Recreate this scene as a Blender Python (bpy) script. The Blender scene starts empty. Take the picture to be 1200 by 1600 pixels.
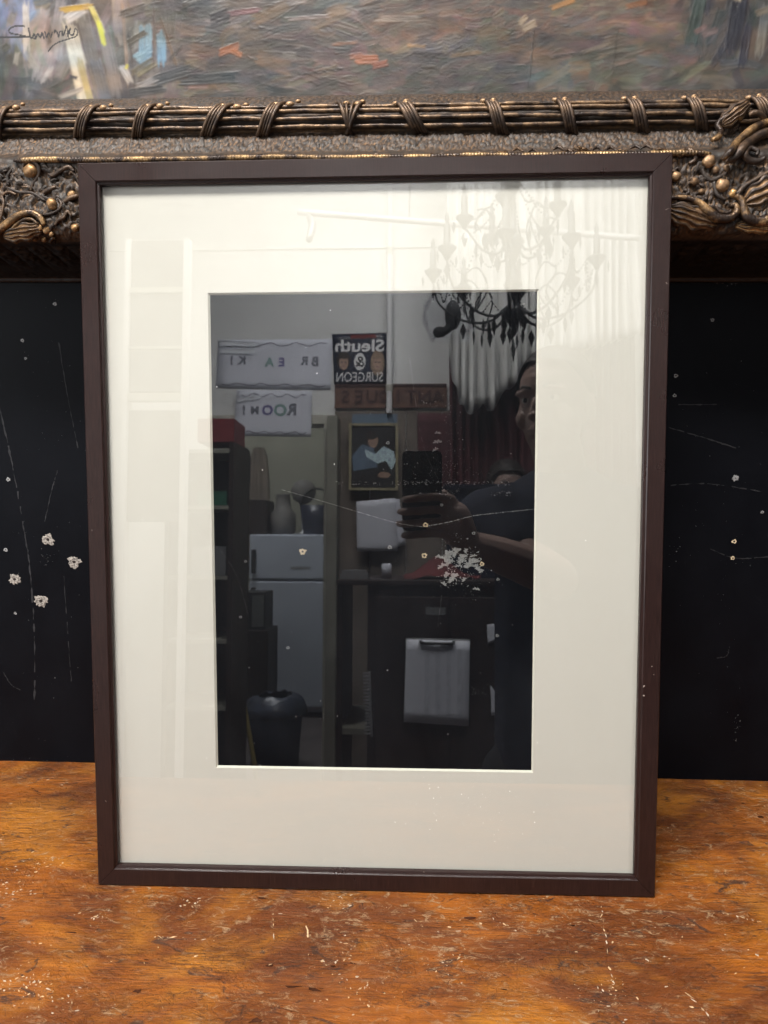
import bpy, bmesh, math, random
import numpy as np
from math import sin, cos, pi, radians, atan2, hypot, sqrt
from mathutils import Vector, Matrix, noise

# ------------------------------------------------------------------ camera, world, lamps, exposure
sc = bpy.context.scene
COL = sc.collection
FPX = 1200.0                                   # focal length in pixels of the 1200 x 1600 photograph
CAMP = np.array([0.04306, -0.65851, 0.50225]); YAW, PITCH, ROLL = 0.044096, 0.192237, -0.00693
LEAN = radians(7.0)                            # how far the picture frame leans back

def cam_axes():
    f = np.array([-sin(YAW)*cos(PITCH), cos(YAW)*cos(PITCH), -sin(PITCH)])
    r = np.cross(f, [0, 0, 1]); r /= np.linalg.norm(r); u = np.cross(r, f)
    return f, r*cos(ROLL)+u*sin(ROLL), -r*sin(ROLL)+u*cos(ROLL)
FW, RT, UP = cam_axes()
cd = bpy.data.cameras.new('camera'); cam = bpy.data.objects.new('camera', cd); COL.objects.link(cam)
cam.matrix_world = Matrix(((RT[0], UP[0], -FW[0], CAMP[0]), (RT[1], UP[1], -FW[1], CAMP[1]), (RT[2], UP[2], -FW[2], CAMP[2]), (0, 0, 0, 1)))
cd.sensor_fit = 'VERTICAL'; cd.sensor_height = 32.0; cd.lens = 32.0*FPX/1600.0
cd.clip_start = 0.01; cd.clip_end = 50.0
cd.dof.use_dof = True; cd.dof.focus_distance = 0.78; cd.dof.aperture_fstop = 14.0
sc.camera = cam

w = bpy.data.worlds.new('World'); sc.world = w; w.use_nodes = True
w.node_tree.nodes['Background'].inputs[0].default_value = (0.80, 0.85, 0.95, 1)
w.node_tree.nodes['Background'].inputs[1].default_value = 0.03

def area_lamp(name, loc, target, sx, sy, power, col, spread=180):
    l = bpy.data.lights.new(name, 'AREA'); l.shape = 'RECTANGLE'; l.size = sx; l.size_y = sy; l.energy = power; l.color = col; l.spread = radians(spread)
    o = bpy.data.objects.new(name, l); COL.objects.link(o); o.location = loc
    o.rotation_euler = (Vector(target)-Vector(loc)).to_track_quat('-Z', 'Y').to_euler()
    return o
area_lamp('ceiling_light_key', (-0.60, -1.10, 2.58), (-0.05, -0.10, 0.1), 1.1, 0.25, 94.0, (1.0, 0.97, 0.93))
area_lamp('ceiling_light_room', (-0.15, -1.75, 2.58), (-0.15, -2.75, 0.9), 0.7, 0.25, 21.0, (0.97, 0.98, 1.0), 120)
area_lamp('fill_light_side', (0.75, -0.95, 2.58), (0.25, -2.20, 0.0), 0.6, 0.30, 34.0, (0.97, 0.98, 1.0), 120)  # added fill that brightens the cabinet front and the curtain
area_lamp('ceiling_light_back_room', (-1.2, -4.0, 2.58), (-1.2, -4.2, 0.0), 0.9, 0.25, 120.0, (0.95, 0.98, 1.0))
area_lamp('fill_light_left', (-2.45, -1.25, 0.75), (0.0, -0.60, 0.2), 1.5, 1.3, 31.0, (0.93, 0.97, 1.0))  # added soft fill from the left to even the mat; no window stands there

sc.view_settings.view_transform = 'Standard'; sc.view_settings.look = 'None'
sc.view_settings.exposure = 0.36; sc.view_settings.gamma = 1.0; sc.view_settings.use_curve_mapping = False
sc.render.engine = 'CYCLES'
sc.cycles.use_denoising = True
sc.cycles.max_bounces = 8; sc.cycles.transparent_max_bounces = 12
sc.cycles.sample_clamp_indirect = 6.0
sc.cycles.caustics_reflective = False; sc.cycles.caustics_refractive = False

# ------------------------------------------------------------------ where things stand
BY, BSLOPE = 0.2255, -0.0206                   # the black panel: y = BY + BSLOPE * x
NF = np.array([0, -cos(LEAN), sin(LEAN)]); UF = np.array([0, sin(LEAN), cos(LEAN)])
FLOOR = -0.85; WALLY = -2.80

def ray(px, py):
    d = FW + (px-600)/FPX*RT - (py-800)/FPX*UP
    return CAMP, d/np.linalg.norm(d)
def on_board(px, py, d=0.0):                   # point d in front of the black panel
    o, v = ray(px, py); Y = BY-d
    t = (Y+BSLOPE*o[0]-o[1])/(v[1]-BSLOPE*v[0]); return o+v*t
def on_table(px, py):
    o, v = ray(px, py); return o+v*(-o[2]/v[2])
def in_room(px, py, Y):                        # a point of the room behind the camera, at depth Y, as the glass mirrors it
    o, v = ray(px, py); t = (-0.0055-o@NF)/(v@NF); q = o+v*t; v2 = v-2*(v@NF)*NF
    return q+v2*((Y-q[1])/v2[1])

# ------------------------------------------------------------------ helpers
rng = np.random.default_rng(7); random.seed(7)
MATS = {}
def link(o, parent=None):
    COL.objects.link(o)
    if parent is not None: o.parent = parent
    return o
def tag(o, label=None, cat=None, group=None, kind=None):
    if label: o['label'] = label
    if cat: o['category'] = cat
    if group: o['group'] = group
    if kind: o['kind'] = kind
    return o
def empty(name, loc=(0, 0, 0), rot=(0, 0, 0), label=None, cat=None, group=None):
    o = bpy.data.objects.new(name, None); o.empty_display_size = 0.05
    COL.objects.link(o); o.location = loc; o.rotation_euler = rot
    return tag(o, label, cat, group)
def mesh(name, V, F, mat, parent=None, smooth=False, mats=None, idx=None):
    me = bpy.data.meshes.new(name)
    V = np.asarray(V, np.float64)
    me.from_pydata([tuple(v) for v in V.tolist()], [], [tuple(int(i) for i in f) for f in F])
    if smooth: me.polygons.foreach_set('use_smooth', np.ones(len(me.polygons), bool))
    for m in (mats or [mat]): me.materials.append(MATS[m])
    if idx is not None: me.polygons.foreach_set('material_index', np.asarray(idx, np.int32))
    me.update()
    return link(bpy.data.objects.new(name, me), parent)
def grid_mesh(name, P, mat, parent=None, attrs=None, smooth=True, flip=False):
    n, m, _ = P.shape
    me = bpy.data.meshes.new(name)
    me.vertices.add(n*m); me.vertices.foreach_set('co', P.reshape(-1).astype(np.float32))
    i, j = np.meshgrid(np.arange(n-1), np.arange(m-1), indexing='ij')
    a = (i*m+j).ravel(); q = np.stack([a, a+1, a+m+1, a+m], 1)
    if flip: q = q[:, ::-1]
    k = len(q)
    me.loops.add(4*k); me.polygons.add(k)
    me.loops.foreach_set('vertex_index', q.ravel().astype(np.int32))
    me.polygons.foreach_set('loop_start', np.arange(k, dtype=np.int32)*4)
    me.polygons.foreach_set('loop_total', np.full(k, 4, np.int32))
    if smooth: me.polygons.foreach_set('use_smooth', np.ones(k, bool))
    me.materials.append(MATS[mat]); me.update(calc_edges=True); me.validate()
    for nm, (A, typ) in (attrs or {}).items():
        at = me.attributes.new(nm, typ, 'POINT')
        if typ == 'FLOAT_COLOR':
            C = np.ones((n*m, 4), np.float32); C[:, :3] = A.reshape(-1, 3); at.data.foreach_set('color', C.ravel())
        else: at.data.foreach_set('value', A.ravel().astype(np.float32))
    return link(bpy.data.objects.new(name, me), parent)
def box_vf(x0, x1, y0, y1, z0, z1):
    V = [(x, y, z) for x in (x0, x1) for y in (y0, y1) for z in (z0, z1)]
    return V, [(0, 1, 3, 2), (4, 6, 7, 5), (0, 4, 5, 1), (2, 3, 7, 6), (0, 2, 6, 4), (1, 5, 7, 3)]
def bevel(o, wd, seg=2):
    b = o.modifiers.new('bevel', 'BEVEL'); b.width = wd; b.segments = seg; b.limit_method = 'ANGLE'; return o
def box(name, x0, x1, y0, y1, z0, z1, mat, parent=None, bev=0.0):
    V, F = box_vf(min(x0, x1), max(x0, x1), min(y0, y1), max(y0, y1), min(z0, z1), max(z0, z1))
    o = mesh(name, V, F, mat, parent)
    return bevel(o, bev) if bev else o
def boxes(name, L, mat, parent=None, bev=0.0):
    V, F = [], []
    for b in L:
        v, f = box_vf(*b); F += [tuple(i+len(V) for i in q) for q in f]; V += v
    o = mesh(name, V, F, mat, parent)
    return bevel(o, bev) if bev else o
def catmull(pts, n):
    P = np.asarray(pts, float)
    P = np.vstack([2*P[0]-P[1], P, 2*P[-1]-P[-2]])
    out = []
    for i in range(1, len(P)-2):
        for t in np.linspace(0, 1, n, endpoint=False):
            a, b, c, d = P[i-1], P[i], P[i+1], P[i+2]
            out.append(0.5*(2*b+(c-a)*t+(2*a-5*b+4*c-d)*t*t+(3*b-a-3*c+d)*t**3))
    out.append(P[-2]); return np.array(out)
def tube_vf(pts, rad, seg=8, squash=None, up=(0, -1, 0)):
    P = np.asarray(pts, float); n = len(P); rad = np.broadcast_to(np.asarray(rad, float), (n,))
    T = np.gradient(P, axis=0); T /= np.linalg.norm(T, axis=1)[:, None]+1e-12
    V, F = [], []; u0 = np.asarray(up, float)
    for i in range(n):
        b = np.cross(T[i], u0)
        if np.linalg.norm(b) < 1e-6: b = np.cross(T[i], (0.3, 0.5, 0.8))
        b /= np.linalg.norm(b); a = np.cross(b, T[i])
        for k in range(seg):
            an = 2*pi*k/seg; V.append(P[i]+rad[i]*(cos(an)*b+sin(an)*a*(squash or 1.0)))
    for i in range(n-1):
        for k in range(seg):
            k2 = (k+1) % seg; F.append((i*seg+k, i*seg+k2, (i+1)*seg+k2, (i+1)*seg+k))
    F.append(tuple(range(seg-1, -1, -1))); F.append(tuple((n-1)*seg+k for k in range(seg)))
    return V, F
def tube(name, pts, rad, mat, parent=None, seg=8, sm=0, squash=None, up=(0, -1, 0)):
    if sm:
        rad = np.broadcast_to(np.asarray(rad, float), (len(pts),))
        Q = catmull(np.column_stack([np.asarray(pts, float), rad]), sm); pts, rad = Q[:, :3], np.maximum(Q[:, 3], 2e-4)
    V, F = tube_vf(pts, rad, seg, squash, up)
    return mesh(name, V, F, mat, parent, True)
def merge(L):
    V, F = [], []
    for v, f in L:
        k = len(V); V += [tuple(x) for x in v]; F += [tuple(i+k for i in q) for q in f]
    return V, F
def ball_vf(c, r, seg=14, rings=9):
    r = np.broadcast_to(np.asarray(r, float), (3,)); V = [(c[0], c[1], c[2]+r[2])]; F = []
    for i in range(1, rings):
        t = pi*i/rings
        for k in range(seg): V.append((c[0]+r[0]*sin(t)*cos(2*pi*k/seg), c[1]+r[1]*sin(t)*sin(2*pi*k/seg), c[2]+r[2]*cos(t)))
    V.append((c[0], c[1], c[2]-r[2])); L = len(V)-1
    for k in range(seg):
        k2 = (k+1) % seg; F.append((0, 1+k, 1+k2)); F.append((L, L-seg+k2, L-seg+k))
        for i in range(rings-2):
            a = 1+i*seg; F.append((a+k, a+seg+k, a+seg+k2, a+k2))
    return V, F
def lathe_vf(prof, seg=20, c=(0, 0, 0)):
    V, F = [], []
    for r, z in prof:
        for k in range(seg): V.append((c[0]+max(r, 1e-4)*cos(2*pi*k/seg), c[1]+max(r, 1e-4)*sin(2*pi*k/seg), c[2]+z))
    for i in range(len(prof)-1):
        for k in range(seg):
            k2 = (k+1) % seg; F.append((i*seg+k, i*seg+k2, (i+1)*seg+k2, (i+1)*seg+k))
    F.append(tuple(range(seg-1, -1, -1))); F.append(tuple((len(prof)-1)*seg+k for k in range(seg)))
    return V, F
def vnoise(x, y, seed=0):                      # smooth value noise on arrays, about -1..1
    xi = np.floor(x).astype(np.int64); yi = np.floor(y).astype(np.int64); fx = x-xi; fy = y-yi
    fx = fx*fx*fx*(fx*(fx*6-15)+10); fy = fy*fy*fy*(fy*(fy*6-15)+10)
    def h(a, b):
        n = (a*374761393+b*668265263+seed*1442695041) & 0xffffffff
        n = ((n ^ (n >> 13))*1274126177) & 0xffffffff
        return ((n ^ (n >> 16)) & 0xffff)/32767.5-1
    return (h(xi, yi)*(1-fx)+h(xi+1, yi)*fx)*(1-fy)+(h(xi, yi+1)*(1-fx)+h(xi+1, yi+1)*fx)*fy
def fbm(x, y, o=4, seed=0):
    s = 0; a = 1.0; t = 0
    for i in range(o):
        s = s+a*vnoise(x*2**i, y*2**i, seed+i); t += a; a *= 0.5
    return s/t
def ss(a, b, x): t = np.clip((x-a)/(b-a), 0, 1); return t*t*(3-2*t)

# ------------------------------------------------------------------ materials
class NT:
    def __init__(s, name):
        s.m = bpy.data.materials.new(name); s.m.use_nodes = True; s.t = s.m.node_tree; s.b = s.t.nodes['Principled BSDF']; MATS[name] = s.m
        s.out = s.t.nodes['Material Output']
    def n(s, typ, **k):
        nd = s.t.nodes.new(typ); ins = k.pop('ins', {})
        for a, v in k.items(): setattr(nd, a, v)
        for a, v in ins.items(): s.set(nd.inputs[a], v)
        return nd
    def set(s, inp, v):
        if isinstance(v, bpy.types.NodeSocket): s.t.links.new(v, inp)
        elif isinstance(v, bpy.types.Node): s.t.links.new(v.outputs[0], inp)
        else: inp.default_value = v
    def p(s, **k):
        for a, v in k.items():
            a = {'base': 'Base Color', 'rough': 'Roughness', 'metal': 'Metallic', 'spec': 'Specular IOR Level', 'normal': 'Normal', 'coat': 'Coat Weight', 'coatr': 'Coat Roughness', 'coatn': 'Coat Normal', 'emit': 'Emission Color', 'estr': 'Emission Strength', 'trans': 'Transmission Weight', 'alpha': 'Alpha', 'ior': 'IOR', 'sheen': 'Sheen Weight'}[a]
            s.set(s.b.inputs[a], (*v, 1) if isinstance(v, tuple) and len(v) == 3 and a in ('Base Color', 'Emission Color') else v)
        return s
    def co(s, scale=(1, 1, 1), rot=(0, 0, 0), loc=(0, 0, 0)):
        tc = s.n('ShaderNodeTexCoord'); mp = s.n('ShaderNodeMapping')
        s.t.links.new(tc.outputs['Object'], mp.inputs['Vector'])
        mp.inputs['Scale'].default_value = scale; mp.inputs['Rotation'].default_value = rot; mp.inputs['Location'].default_value = loc
        return mp.outputs[0]
    def noise(s, v, scale=5, detail=5, rough=0.55, dist=0):
        return s.n('ShaderNodeTexNoise', ins={'Vector': v, 'Scale': scale, 'Detail': detail, 'Roughness': rough, 'Distortion': dist}).outputs[0]
    def ramp(s, f, stops):
        r = s.n('ShaderNodeValToRGB'); s.set(r.inputs[0], f); e = r.color_ramp.elements
        while len(e) < len(stops): e.new(0.5)
        for el, (p, c) in zip(e, stops):
            el.position = p; el.color = (c, c, c, 1) if not isinstance(c, tuple) else (*c, 1)
        return r.outputs[0]
    def mix(s, f, a, b, mode='MIX'):
        m = s.n('ShaderNodeMix', data_type='RGBA', blend_type=mode)
        s.set(m.inputs[0], f)
        s.set(m.inputs[6], (*a, 1) if isinstance(a, tuple) else a); s.set(m.inputs[7], (*b, 1) if isinstance(b, tuple) else b)
        return m.outputs[2]
    def math(s, op, a, b=0.0):
        m = s.n('ShaderNodeMath', operation=op); s.set(m.inputs[0], a); s.set(m.inputs[1], b); return m.outputs[0]
    def bump(s, h, strength=0.3, dist=0.001, normal=None):
        b = s.n('ShaderNodeBump'); s.set(b.inputs['Height'], h); b.inputs['Strength'].default_value = strength; b.inputs['Distance'].default_value = dist
        if normal is not None: s.set(b.inputs['Normal'], normal)
        return b.outputs[0]
    def attr(s, name, out='Fac'):
        return s.n('ShaderNodeAttribute', attribute_name=name).outputs[out]

def plain(name, col, rough=0.6, metal=0.0, var=0.15, scale=40, bump=0.0, **k):
    t = NT(name); nz = t.noise(t.co(), scale, 4)
    c = t.mix(t.ramp(nz, [(0.3, 0.0), (0.7, 1.0)]), tuple(x*(1-var) for x in col), tuple(min(1, x*(1+var)) for x in col))
    t.p(base=c, rough=rough, metal=metal, **k)
    if bump: t.p(normal=t.bump(nz, bump, 0.002))
    return t

# worn, varnished table wood; the grain runs along x
t = NT('table_wood')
g1 = t.noise(t.co((1.2, 9, 1)), 9, 7, 0.62, 0.6); g2 = t.noise(t.co((2.2, 48, 1)), 13, 6, 0.62, 0.5)
pt = t.noise(t.co((1, 1.4, 1)), 7.0, 5, 0.55, 0.6); pt2 = t.noise(t.co((1, 4.5, 1), loc=(3, 1, 0)), 9, 7, 0.7, 0.8)
c = t.mix(t.ramp(g1, [(0.25, 0.0), (0.75, 1.0)]), (0.25, 0.063, 0.0055), (0.52, 0.155, 0.0120))
c = t.mix(t.ramp(pt, [(0.44, 0.0), (0.58, 0.80)]), c, (0.140, 0.034, 0.0068))
am = t.noise(t.co((1, 1.6, 1), loc=(13, 5, 0)), 6.0, 5, 0.6, 0.7)
c = t.mix(t.ramp(am, [(0.50, 0.0), (0.66, 0.75)]), c, (0.60, 0.220, 0.018))
c = t.mix(t.math('MULTIPLY', t.ramp(g2, [(0.41, 0.75), (0.53, 0.0)]), t.ramp(t.noise(t.co((1, 2, 1), loc=(8, 1, 0)), 13, 5, 0.6, 0.6), [(0.38, 0.15), (0.62, 1.0)])), c, (0.070, 0.018, 0.005))
# broken, crazed varnish: short dark cracks in some places
vo = t.n('ShaderNodeTexVoronoi', feature='DISTANCE_TO_EDGE', ins={'Vector': t.mix(0.035, t.co((1.0, 2.3, 1)), t.n('ShaderNodeTexNoise', ins={'Vector': t.co(), 'Scale': 60, 'Detail': 4}).outputs[1]), 'Scale': 85}).outputs[0]
zone = t.ramp(t.noise(t.co((1, 1.5, 1), loc=(2, 6, 0)), 10, 6, 0.65, 0.8), [(0.46, 0.0), (0.60, 1.0)])
ckm = t.math('MULTIPLY', t.ramp(vo, [(0.015, 1.0), (0.07, 0.0)]), zone)
c = t.mix(t.math('MULTIPLY', ckm, 0.45), c, (0.035, 0.012, 0.006))
# grime where the varnish has gone
gr = t.noise(t.co((1.0, 2.2, 1), loc=(7, 3, 0)), 22, 8, 0.76, 1.4)
grm = t.ramp(gr, [(0.560, 0.0), (0.625, 0.9)])
c = t.mix(grm, c, (0.062, 0.026, 0.015))
# pale scuffs and bare flecks, clustered, with varnish glints painted in as colour
fl = t.noise(t.co((1.0, 1.9, 1), loc=(1, 8, 0)), 70, 9, 0.84, 1.2); flz = t.noise(t.co(loc=(4, 4, 0)), 9, 6, 0.7)
flm = t.math('MULTIPLY', t.ramp(fl, [(0.535, 0.0), (0.60, 1.0)]), t.ramp(flz, [(0.42, 0.12), (0.58, 1.0)]))
c = t.mix(t.math('MULTIPLY', flm, 0.9), c, (0.56, 0.35, 0.19))
fine = t.noise(t.co((1, 1.8, 1)), 85, 9, 0.8, 0.9)
hgt = t.math('ADD', t.math('ADD', t.math('MULTIPLY', gr, -1.2), t.math('MULTIPLY', ckm, -0.5)), t.math('ADD', t.math('MULTIPLY', flm, -0.35), t.math('ADD', t.math('MULTIPLY', fine, 1.7), t.math('MULTIPLY', zone, t.math('MULTIPLY', t.noise(t.co((1, 1.6, 1), loc=(5, 5, 0)), 150, 6, 0.75, 1.2), 2.6)))))
bn = t.bump(hgt, 0.7, 0.0042)
rg = t.ramp(t.noise(t.co(loc=(9, 0, 0)), 22, 5, 0.65), [(0.35, 0.30), (0.68, 0.55)])
rg = t.mix(grm, rg, (0.62, 0.62, 0.62))
t.p(base=c, rough=rg, normal=bn, spec=0.30, coat=t.ramp(t.noise(t.co(loc=(6, 9, 0)), 9, 6, 0.65), [(0.42, 0.10), (0.58, 0.80)]), coatr=0.08, coatn=t.bump(hgt, 1.0, 0.009))

plain('table_chip', (0.54, 0.36, 0.20), 0.55, var=0.4, scale=300); plain('table_chip_pale', (0.52, 0.41, 0.30), 0.5, var=0.3, scale=300)
plain('table_gouge', (0.050, 0.018, 0.009), 0.95, var=0.4, scale=300, spec=0.05)

# flat black paint on the panel
t = NT('black_paint'); a = t.noise(t.co((1, 1, 0.7)), 9, 6, 0.62); b2 = t.noise(t.co((1, 1, 0.35), loc=(2, 0, 3)), 60, 6, 0.7)
c = t.mix(t.ramp(a, [(0.35, 0.0), (0.75, 1.0)]), (0.0022, 0.0026, 0.0042), (0.0045, 0.0052, 0.0076))
c = t.mix(t.ramp(b2, [(0.64, 0.0), (0.80, 0.35)]), c, (0.022, 0.022, 0.024))
t.p(base=c, rough=t.ramp(a, [(0.3, 0.40), (0.7, 0.58)]), spec=0.10, normal=t.bump(t.noise(t.co(), 160, 5), 0.10, 0.001))
plain('scuff_grey', (0.013, 0.013, 0.016), 0.7, var=0.5, scale=200)
plain('chipped_paint', (0.27, 0.27, 0.27), 0.75, var=0.35, scale=500)
plain('torn_wood', (0.30, 0.27, 0.24), 0.9, var=0.85, scale=480, bump=0.5)
plain('fresh_wood', (0.66, 0.52, 0.34), 0.8, var=0.3, scale=500)
plain('hole_dark', (0.02, 0.012, 0.009), 0.9)

# aged gilding: dark bronze body, gold on rubbed edges, grey dust in places
def gilt(name, gold, goldamt, dust, hatch=0.0, rough=0.36, k=1.0, mm=0.45):
    t = NT(name); co = t.co(); n1 = t.noise(co, 55, 6, 0.65); n2 = t.noise(t.co(loc=(3, 2, 1)), 210, 5, 0.7); n3 = t.noise(t.co(loc=(5, 1, 2)), 16, 4, 0.6)
    pn = t.n('ShaderNodeNewGeometry').outputs['Pointiness']
    body = t.mix(t.ramp(n1, [(0.35, 0.0), (0.7, 1.0)]), (0.020*k, 0.0115*k, 0.008*k), (0.066*k, 0.036*k, 0.022*k))
    rub = t.math('ADD', t.ramp(pn, [(0.49, 0.0), (0.56, 0.8)]), t.ramp(n1, [(0.45, -0.1 if False else 0.0), (0.72, goldamt)]))
    rub = t.math('MULTIPLY', rub, t.ramp(n2, [(0.35, 0.35), (0.6, 1.0)]))
    c = t.mix(rub, body, gold)
    dm = t.math('MULTIPLY', t.ramp(n3, [(0.38, 0.25), (0.62, 1.0)]), t.ramp(n2, [(0.36, dust), (0.64, dust*0.3)]))
    c = t.mix(dm, c, (0.052*k, 0.047*k, 0.040*k))
    h = t.math('ADD', n2, t.math('MULTIPLY', n1, 0.8))
    if hatch:
        wv = t.n('ShaderNodeTexWave', wave_type='BANDS', bands_direction='X', ins={'Vector': t.co((1, 1, 1)), 'Scale': 110, 'Distortion': 1.5, 'Detail': 2})
        h = t.math('ADD', h, t.math('MULTIPLY', wv.outputs[1], hatch))
    t.p(base=c, metal=t.mix(dm, t.math('MAXIMUM', t.math('MULTIPLY', rub, 0.95), mm), (0.0, 0.0, 0.0)), rough=t.ramp(n2, [(0.3, rough-0.06), (0.75, rough+0.22)]), normal=t.bump(h, 0.5, 0.0012))
gilt('gilt_body', (0.30, 0.17, 0.08), 0.06, 0.70, rough=0.48, k=0.72, mm=0.25)
gilt('gilt_reed', (0.66, 0.41, 0.21), 0.60, 0.18, rough=0.30)
gilt('gilt_tie', (0.58, 0.35, 0.18), 0.32, 0.35, rough=0.36)
gilt('gilt_cord', (0.80, 0.50, 0.21), 0.85, 0.10, hatch=0.55, rough=0.30)
gilt('gilt_scroll', (0.78, 0.46, 0.19), 0.75, 0.12, hatch=0.16, rough=0.28)
gilt('gilt_leaf', (0.52, 0.29, 0.12), 0.35, 0.45, rough=0.36)

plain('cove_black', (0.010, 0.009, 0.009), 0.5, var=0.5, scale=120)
# oil paint: the strokes' colours ride on the canvas relief
t = NT('oil_paint')
t.p(base=t.attr('paint', 'Color'), rough=t.ramp(t.noise(t.co(), 60, 4), [(0.3, 0.36), (0.7, 0.6)]), normal=t.bump(t.noise(t.co((1, 1, 1.6)), 180, 6, 0.65), 0.16, 0.0012), coat=0.08, coatr=0.25)

t = NT('frame_lacquer')
v = t.noise(t.co((1, 1, 1)), 16, 5); gn = t.noise(t.co((90, 90, 6)), 9, 5, 0.6)
gh = t.noise(t.co((6, 90, 90)), 9, 5, 0.6)
c = t.mix(t.ramp(gn, [(0.35, 0.0), (0.7, 1.0)]), (0.0125, 0.0054, 0.0046), (0.028, 0.0125, 0.0105))
t.p(base=c, rough=t.ramp(v, [(0.3, 0.25), (0.7, 0.36)]), normal=t.bump(t.math('ADD', gn, gh), 0.08, 0.0006), spec=0.42)
plain('frame_scuff', (0.30, 0.24, 0.21), 0.7)
plain('mat_board', (0.64, 0.595, 0.545), 0.9, var=0.022, scale=4)
plain('mat_core', (0.70, 0.66, 0.58), 0.85, var=0.02)
plain('dust_speck', (0.92, 0.90, 0.84), 0.8)

t = NT('glass')
fr = t.n('ShaderNodeFresnel', ins={'IOR': 1.52}); bf = t.n('ShaderNodeNewGeometry').outputs['Backfacing']
fac = t.math('MULTIPLY', t.math('MULTIPLY', fr.outputs[0], 2.1), t.math('SUBTRACT', 1.0, bf))
gl = t.n('ShaderNodeBsdfGlossy', ins={'Roughness': 0.0, 'Color': (1, 1, 1, 1)}); tr = t.n('ShaderNodeBsdfTransparent', ins={'Color': (0.975, 0.985, 0.975, 1)})
mx = t.n('ShaderNodeMixShader', ins={0: fac, 1: tr, 2: gl})
film = t.math('MULTIPLY', t.math('MULTIPLY', t.ramp(t.noise(t.co((1, 1, 0.5)), 9, 7, 0.65, 1.0), [(0.35, 0.30), (0.72, 1.0)]), 0.0085), t.math('SUBTRACT', 1.0, bf))
df_ = t.n('ShaderNodeBsdfDiffuse', ins={'Color': (0.74, 0.80, 0.90, 1)}); m2 = t.n('ShaderNodeMixShader', ins={0: film, 1: mx.outputs[0], 2: df_.outputs[0]}); t.t.links.new(m2.outputs[0], t.out.inputs[0])

# ------------------------------------------------------------------ the table
def spaced(a, b, fa, fb, fine, coarse):
    return np.unique(np.round(np.concatenate([np.arange(a, fa, coarse), np.arange(fa, fb, fine), np.arange(fb, b+1e-9, coarse), [b]]), 5))
table = empty('table', (0, 0, FLOOR), label='old worn wooden table with chipped orange-brown varnish', cat='table')
table.location = (0, 0, FLOOR); TZ = -FLOOR
xs = spaced(-0.90, 0.90, -0.54, 0.54, 0.004, 0.03); ys = spaced(-0.34, 0.30, -0.24, 0.26, 0.003, 0.02)
X, Y = np.meshgrid(xs, ys, indexing='ij')
Z = 0.0010*fbm(X*7, Y*16, 3, 5)+0.0006*fbm(X*30, Y*90, 3, 9)-0.0012
grid_mesh('table_top', np.stack([X, Y, Z+TZ], -1), 'table_wood', table, flip=True)
boxes('table_apron', [(-0.90, 0.90, -0.34, 0.30, TZ-0.035, TZ-0.004)], 'table_wood', table)
for sx in (-0.84, 0.84):
    for sy in (-0.29, 0.24): box('leg', sx-0.035, sx+0.035, sy-0.035, sy+0.035, 0.0, TZ-0.035, 'table_wood', table, 0.004)

def chips(name, items, mat, parent, frame, th=0.0002):
    # irregular little flakes; items: (u, v, long, short, angle); frame(u, v, lift) -> point
    V, F = [], []
    for u, v, a, b, an in items:
        k = random.randint(5, 8); c, s = cos(an), sin(an); ring = []
        for i in range(k):
            ph = 2*pi*i/k+random.uniform(-0.35, 0.35); r = random.uniform(0.45, 1.15)
            x, y = a*r*cos(ph), b*r*sin(ph); ring.append((u+x*c-y*s, v+x*s+y*c))
        n0 = len(V); V += [frame(x, y, th) for x, y in ring]+[frame(x, y, -th) for x, y in ring]
        F.append(tuple(range(n0, n0+k))); F += [(n0+k+i, n0+k+(i+1) % k, n0+(i+1) % k, n0+i) for i in range(k)]
    o = mesh(name, V, F, mat, parent); o['kind'] = 'stuff'; return o
def tz(x, y): return float(0.0010*fbm(np.array([x*7]), np.array([y*16]), 3, 5)[0]+0.0006*fbm(np.array([x*30]), np.array([y*90]), 3, 9)[0])-0.0012
def tframe(x, y, h): return (x, y, TZ+tz(x, y)+0.00015+h)
L = []
for i in range(650):
    x, y = random.uniform(-0.5, 0.5), random.uniform(-0.2, 0.225)
    if vnoise(np.array([x*9+3.3]), np.array([y*14+1.7]), 3)[0] < random.uniform(-0.7, 0.8): continue
    a = random.choice((0.0004, 0.0005, 0.0007, 0.0010, 0.0014, 0.0024))*random.uniform(0.7, 1.3)
    L.append((x, y, a, a*random.uniform(0.12, 0.4), random.gauss(0, 0.5)))
def scratch(px0, py0, px1, py1, n, wd, where, jit=0.0006, al=None):
    p0, p1 = where(px0, py0), where(px1, py1); out = []
    for t_ in np.linspace(0, 1, n):
        if random.random() < 0.42 and wd < 0.0020: continue
        q = (1-t_)*np.asarray(p0)+t_*np.asarray(p1); an = atan2(p1[1]-p0[1], p1[0]-p0[0])
        ln = hypot(p1[0]-p0[0], p1[1]-p0[1])/n
        out.append((q[0]+random.gauss(0, jit), q[1]+random.gauss(0, jit), ln*random.choice((0.2, 0.4, 0.9))*random.uniform(0.6, 1.2), wd*random.choice((0.3, 0.6, 1.0))*random.uniform(0.6, 1.3), an+random.gauss(0, 0.3)))
    return out
tw = lambda px, py: on_table(px, py)[:2]
for s in ((745, 1420, 805, 1452, 12, 0.0007), (700, 1448, 760, 1468, 9, 0.0009), (938, 1408, 946, 1460, 8, 0.0010), (948, 1470, 958, 1540, 9, 0.0011), (1065, 1540, 1120, 1600, 9, 0.0011),
          (20, 1468, 80, 1476, 8, 0.0010), (235, 1462, 340, 1468, 16, 0.0008), (240, 1480, 276, 1478, 6, 0.0011), (426, 1412, 430, 1470, 8, 0.0012), (478, 1415, 482, 1478, 8, 0.0012), (645, 1432, 660, 1446, 4, 0.0012), (500, 1560, 600, 1552, 10, 0.0009), (1130, 1425, 1190, 1440, 9, 0.0008)):
    L += scratch(*s, tw)
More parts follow.
